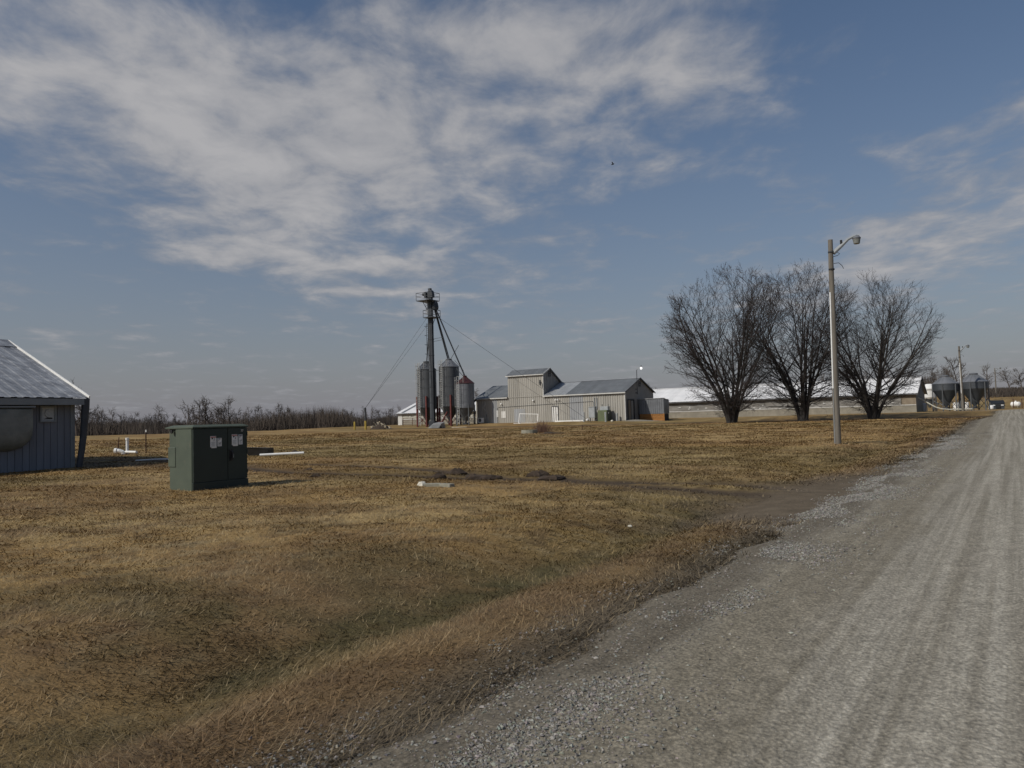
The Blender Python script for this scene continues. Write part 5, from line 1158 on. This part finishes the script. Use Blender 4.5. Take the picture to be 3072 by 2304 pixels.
    q = onground(1613, 1297); single('black_post', MB().tube([(0, 0, -.15), (0, 0, .5), (0, 0, .53)], [.09, .09, .07], 10), M_black, q, 0, 'short black post at the left side of the dead weed clump', 'post')
    random.seed(9); mb = MB(); q = onground(1626, 1298)
    for k in range(170):
        x, y = random.gauss(0, .27), random.gauss(0, .22); h_ = random.uniform(.5, .98)
        mb.tube([(x, y, -.03), (x * 1.25 + random.gauss(0, .04), y * 1.2, h_ * .6), (x * 1.5 + random.gauss(0, .09), y * 1.4, h_)], [.011, .009, .004], 3, False)
    single('weed_clump', mb, M_weed, q, 0, 'upright clump of dead reddish weeds on the lawn before the mill', 'weeds')
    q = onground(1650, 1301); rock(q + Vector((0, 0, -.04)), .9, .35, .14, 77, M_soil, 'low mound of bare dark soil right of the dead weed clump', 'dirt', 'soil_mound')
    q = onground(1746, 1291); single('stake', MB().tube([(0, 0, -.15), (.03, 0, .42)], .035, 6), M_rust, q, 0, 'short dark stake in the lawn before the green transformer', 'stake')
    # bird
    q = P(1838, 493, 60.0); b = single('bird', MB().tube([(-.13, 0, -.05), (-.05, 0, -.01), (.05, 0, .03), (.12, 0, .06), (.15, 0, .065)], [.01, .045, .05, .03, .008], 7).poly([(-.03, .02, .02), (.05, .03, .04), (-.02, .28, .10), (-.08, .22, .06)], [(0, 1, 2, 3)]).poly([(-.03, -.02, .02), (.05, -.03, .04), (-.16, -.25, .12), (-.2, -.2, .08)], [(3, 2, 1, 0)]), M_ink, q, R(20), 'tiny dark bird flying in the sky above the mill', 'bird')
lawn()

# ------------------------------------------------------------------ bare trees
def branch(mb, p, d, ln, r0, r1, segs, sides, up, wob, rnd, out=None):
    pts = [p.copy()]; rad = [r0]; q = p.copy(); dd = d.copy()
    for i in range(segs):
        dd = dd + Vector((rnd.gauss(0, wob), rnd.gauss(0, wob), rnd.gauss(0, wob) + up))
        if out is not None and i < segs * .42: dd = dd + out
        dd.normalize()
        q = q + dd * (ln / segs); pts.append(q.copy()); rad.append(r0 + (r1 - r0) * (i + 1) / segs)
    mb.tube(pts, rad, sides, False)
    return pts, rad
def along(pts, rad, t):
    f = t * (len(pts) - 1); i = min(int(f), len(pts) - 2); k = f - i
    return pts[i].lerp(pts[i + 1], k), (pts[i + 1] - pts[i]).normalized(), rad[i] + (rad[i + 1] - rad[i]) * k
def side_dir(d, ang, rnd, bias=None):
    a = d.cross(Vector((rnd.gauss(0, 1), rnd.gauss(0, 1), rnd.gauss(0, 1))))
    if bias is not None: a = a + bias * 1.0
    a = a - d * a.dot(d); a.normalize(); return (d * math.cos(ang) + a * math.sin(ang)).normalized()
def maple(seed, height, nst, spread, lean, buds):
    rnd = random.Random(seed); tr = MB(); cr = MB(); bd = MB()
    ez, eh, ew = height * .53, height * .485, height * .425          # crown envelope
    def reach(p, d):                                                # distance along d to the envelope
        o = Vector(((p.x - lean * p.z) / ew, p.y / ew, (p.z - ez) / eh)); q = Vector((d.x / ew, d.y / ew, d.z / eh))
        A = q.dot(q); B = o.dot(q); C = o.dot(o) - 1; D = B * B - A * C
        return 0.0 if D <= 0 else max(0.0, (-B + math.sqrt(D)) / A)
    def depth(p): return math.sqrt(((p.x - lean * p.z) / ew) ** 2 + (p.y / ew) ** 2 + ((p.z - ez) / eh) ** 2)
    for s in range(nst):
        az = 2 * math.pi * s / nst + rnd.uniform(-.35, .35); f = rnd.uniform(.35, 1.0) if s > 1 else .12
        ang = R(3 + spread * f); an0 = ang * .38; base = Vector((math.cos(az) * .30, math.sin(az) * .30, -.2))
        d = Vector((math.cos(az) * math.sin(ang) + lean, math.sin(az) * math.sin(ang), math.cos(ang))).normalized()
        d0 = Vector((math.cos(az) * math.sin(an0) + lean, math.sin(az) * math.sin(an0), math.cos(an0))).normalized()
        ln = min(height * .97, max(height * .5, reach(Vector((0, 0, 2)), d) + 1.6)) * rnd.uniform(.9, 1.0)
        pts, rad = branch(tr, base, d0, ln, rnd.uniform(.14, .19), .014, 13, 8, .016, .045, rnd, Vector((math.cos(az), math.sin(az), 0)) * (math.sin(ang) - math.sin(an0)) * .27)
        outv = Vector((math.cos(az), math.sin(az), 0)) * (.3 + .7 * f)
        n1 = 17
        for i in range(n1):
            t = .07 + .90 * (i + rnd.random() * .9) / n1
            p, dd, r = along(pts, rad, t)
            d1 = side_dir(dd, R(rnd.uniform(30, 62) * (1.1 - .35 * t) + (22 if t < .26 else 0)), rnd, outv)
            l1 = min(reach(p, d1) * rnd.uniform(.72, 1.0), height * .42)
            if l1 < .5: l1 = rnd.uniform(.5, .9)
            p1, r1 = branch(cr, p, d1, l1, min(r * .55, .018 + .0085 * l1), .006, 8, 5, .045, .075, rnd)
            n2 = max(4, int(l1 * 3.1))
            for j in range(n2):
                t2 = min(.99, .14 + .86 * (j + rnd.random()) / n2)
                p_, dd2, r2 = along(p1, r1, t2)
                if rnd.random() > .25 + .8 * depth(p_): continue
                d2 = side_dir(dd2, R(rnd.uniform(25, 52)), rnd); l2 = min(rnd.uniform(.7, 2.0), max(.5, reach(p_, d2) * 1.05))
                p2, r2_ = branch(cr, p_, d2, l2, min(r2 * .75, .019), .007, 4, 3, .07, .10, rnd)
                n3 = max(4, int(l2 * 5.0))
                for k in range(n3):
                    t3 = min(.99, .22 + .78 * (k + rnd.random()) / n3)
                    p3, dd3, r3 = along(p2, r2_, t3); l3 = rnd.uniform(.25, .6)
                    d3 = side_dir(dd3, R(rnd.uniform(22, 50)), rnd)
                    p4, _ = branch(cr, p3, d3, l3, .0085, .005, 2, 3, .09, .10, rnd)
                    if buds:
                        for e in (p4[-1], p4[1]):
                            if rnd.random() < buds:
                                b_ = .022 + .018 * rnd.random()
                                bd.poly([e + Vector((b_, 0, 0)), e + Vector((-b_ * .6, b_ * .8, 0)), e + Vector((-b_ * .6, -b_ * .8, 0)), e + Vector((0, 0, b_ * 2))], [(0, 1, 3), (1, 2, 3), (2, 0, 3), (0, 2, 1)])
    return tr, cr, bd
for i, (px, py, hh, nst, spr, ln_, buds, lb) in enumerate(((2197, 1268, 15.2, 12, 33, -.02, .55, 'leftmost of three bare multi-stemmed maples, wide crown dotted with buds'), (2410, 1262, 15.0, 11, 30, .0, .3, 'middle of three bare multi-stemmed maples on the lawn'), (2621, 1256, 14.6, 12, 33, .03, .08, 'rightmost of three bare multi-stemmed maples, branches sweeping to the right'))):
    p = G(px, py, 75.0); p.z = hz_(p.x, p.y)
    t_ = thing('maple_tree', p, 0, lb, 'tree', 'row of maples on the lawn')
    tr, cr, bd = maple(101 + i, hh, nst, spr, ln_, buds)
    tr.lathe([(.64, -.15), (.50, .15), (.44, .6), (.40, 1.0), (.2, 1.4)], 11)
    part('trunk', tr, M_bark, t_, smooth=True); c_ = part('crown', cr, M_twig, t_, smooth=True)
    if bd.v: part('buds', bd, M_bud, c_)['kind'] = 'stuff'

def far_tree(seed, height, broad, l3=True):
    rnd = random.Random(seed); tr = MB(); cr = MB()
    pts, rad = branch(tr, Vector((0, 0, -.3)), Vector((rnd.gauss(0, .06), rnd.gauss(0, .06), 1)), height * .86, height * .019, .03, 9, 6, .0, .05, rnd)
    n1 = 16
    for i in range(n1):
        t = .20 + .78 * (i + rnd.random()) / n1; t = min(t, .98); p, dd, r = along(pts, rad, t)
        l1 = height * broad * (1.06 - t) ** .6 * rnd.uniform(.6, 1.15)
        d1 = side_dir(dd, R(rnd.uniform(38, 68)), rnd); p1, r1 = branch(cr, p, d1, l1, max(.03, r * .55), .02, 6, 4, .07, .10, rnd)
        n2 = max(4, int(l1 * 2.6))
        for j in range(n2):
            t2 = min(.99, .2 + .8 * (j + rnd.random()) / n2); q, d2, r2 = along(p1, r1, t2)
            l2 = (l1 * .38 * (1 - .5 * t2) + .4) * rnd.uniform(.7, 1.3)
            p2, r2_ = branch(cr, q, side_dir(d2, R(rnd.uniform(28, 60)), rnd), l2, .045, .022, 3, 3, .07, .12, rnd)
            for k in range(max(2, int(l2 * 3.2))):
                q3, d3, _ = along(p2, r2_, rnd.uniform(.25, .99))
                branch(cr, q3, side_dir(d3, R(rnd.uniform(25, 55)), rnd), rnd.uniform(.4, .95), .026, .014, 2, 3, .08, .12, rnd)
    return tr.mesh('trunk', M_ftwig), cr.mesh('crown', M_ftwig)
VAR = [far_tree(300 + k, 10.0, (.30, .36, .42, .28, .48, .34)[k]) for k in range(6)]
ntree = 0
def plant(name, px, D, height, k, label, group=None, dz=0.0, rz=None, sx=1.0):
    global ntree; ntree += 1
    d = ray(px, 1260); p = Vector((d.x * D / d.y, D, 0)); p.z = hz_(p.x, p.y) + dz
    t_ = thing(name, p, rz if rz is not None else ntree * 2.399, label, 'tree', group); s = height / 10.0; t_.scale = (s * sx, s * sx, s)
    link('trunk', VAR[k][0], t_); link('crown', VAR[k][1], t_); return t_
random.seed(21)
# wood beyond the field at the left
for i in range(88):
    px = 215 + 985 * (i + random.random()) / 88; D = random.uniform(188, 262)
    top = 7.6 + 1.5 * math.sin(px * .011) + 1.2 * math.sin(px * .031 + 1)
    if px > 930: top -= (px - 930) * .012
    plant('bare_tree', px, D, max(3.5, random.uniform(.72, 1.15) * (top + 2.6)), random.randrange(6), 'bare brown tree in the distant wood along the field', 'trees of the distant wood', sx=random.uniform(.8, 1.15))
plant('bare_tree', 688, 196, 12.6, 1, 'tallest bare tree of the distant wood, above the right half of the cabinet', 'trees of the distant wood')
plant('bare_tree', 352, 190, 10.2, 3, 'bare tree with fine upright crown beyond the rusty post', 'trees of the distant wood'); plant('bare_tree', 474, 190, 10.2, 5, 'slim bare tree just left of the cabinet, standing above the wood', 'trees of the distant wood')
plant('bare_tree', 556, 172, 9.6, 4, 'spreading dead tree with thick limbs right above the cabinet lid', 'trees of the distant wood', sx=1.15)
plant('bare_tree', 231, 118, 9.5, 4, 'bare tree glimpsed between barn corner and downspout', None, sx=.9)
plant('bare_tree', 1112, 150, 4.6, 3, 'small forked bare tree right behind the guy-wire post', None, sx=.5)
# undergrowth of the wood, one mass
def thicket(name, label, n, pf, hf, wd):
    a = pf(n); x, y = a; z = H(x, y) - .2; h = hf(x, y, n)
    az = rng.random(n) * 6.28; tl = .05 + .30 * rng.random(n)
    top = np.stack([x + np.cos(az) * tl * h, y + np.sin(az) * tl * h, z + h], 1); b = np.stack([x, y, z], 1)
    off = np.stack([wd * (1 + rng.random(n)), rng.normal(0, wd, n), np.zeros(n)], 1)
    co = np.stack([b - off, b + off, top], 1).reshape(-1, 3)
    o = raw_tris(name, co, None, M_brush); o['kind'] = 'stuff'; tag(o, label, 'brush')
def pf1(n):
    px = 150 + 1080 * rng.random(n); D = 185 + 80 * rng.random(n); return ((px - CX) / F * D, D)
thicket('thicket', 'dense brown undergrowth filling the distant wood beyond the field', 60000, pf1, lambda x, y, n: (5.2 + 1.4 * np.sin(x * .09) + 5.0 * (fbm(x * .25, y * .05, 5, 3) - .5)) * (.3 + .75 * rng.random(n) ** .8) * np.clip((CX - 300 - x / y * F - CX) / 260, .45, 1) + .8, .05)
# trees beyond the mill and long barn
for i in range(26):
    px = 1930 + 900 * (i + random.random()) / 26; D = random.uniform(175, 230)
    plant('bare_tree', px, D, random.uniform(7.2, 10.2) * (1 if px < 2150 or px > 2700 else .95), random.randrange(6), 'bare tree in the wood behind the white-roofed long barn', 'trees behind the long barn', sx=random.uniform(.85, 1.2))
plant('bare_tree', 1436, 160, 8.2, 3, 'bare bush-like tree behind the left end of the mill', None)
plant('bare_tree', 2884, 150, 10.6, 2, 'round-crowned bare tree rising between the two hopper bins', None, sx=1.05)
plant('bare_tree', 2966, 152, 8.0, 5, 'dark bare tree behind the right hopper bin', None)
plant('bare_tree', 3036, 186, 6.4, 4, 'wide low bare tree on the rise at the right', None, sx=1.4)
plant('bare_tree', 3072, 180, 6.4, 2, 'bare reddish tree on the rise cut by the right picture edge', None, sx=1.2)
plant('bare_tree', 2812, 150, 7.6, 1, 'bare tree behind the white rounded feed bin', None)
plant('bare_tree', 2840, 170, 8.0, 0, 'bare tree behind the left hopper bin roof', None)
def pf2(n):
    px = 1900 + 960 * rng.random(n); D = 180 + 50 * rng.random(n); return ((px - CX) / F * D, D)
thicket('thicket', 'low brown scrub behind the long barn', 14000, pf2, lambda x, y, n: (4.6 + .8 * np.sin(x * .2)) * (.4 + .6 * rng.random(n)), .05)
def pf3(n):
    px = 2940 + 260 * rng.random(n); D = 160 + 60 * rng.random(n); return ((px - CX) / F * D, D)
thicket('thicket', 'dry brown weeds on the rise at the far right', 9000, pf3, lambda x, y, n: .5 + .9 * rng.random(n), .05)
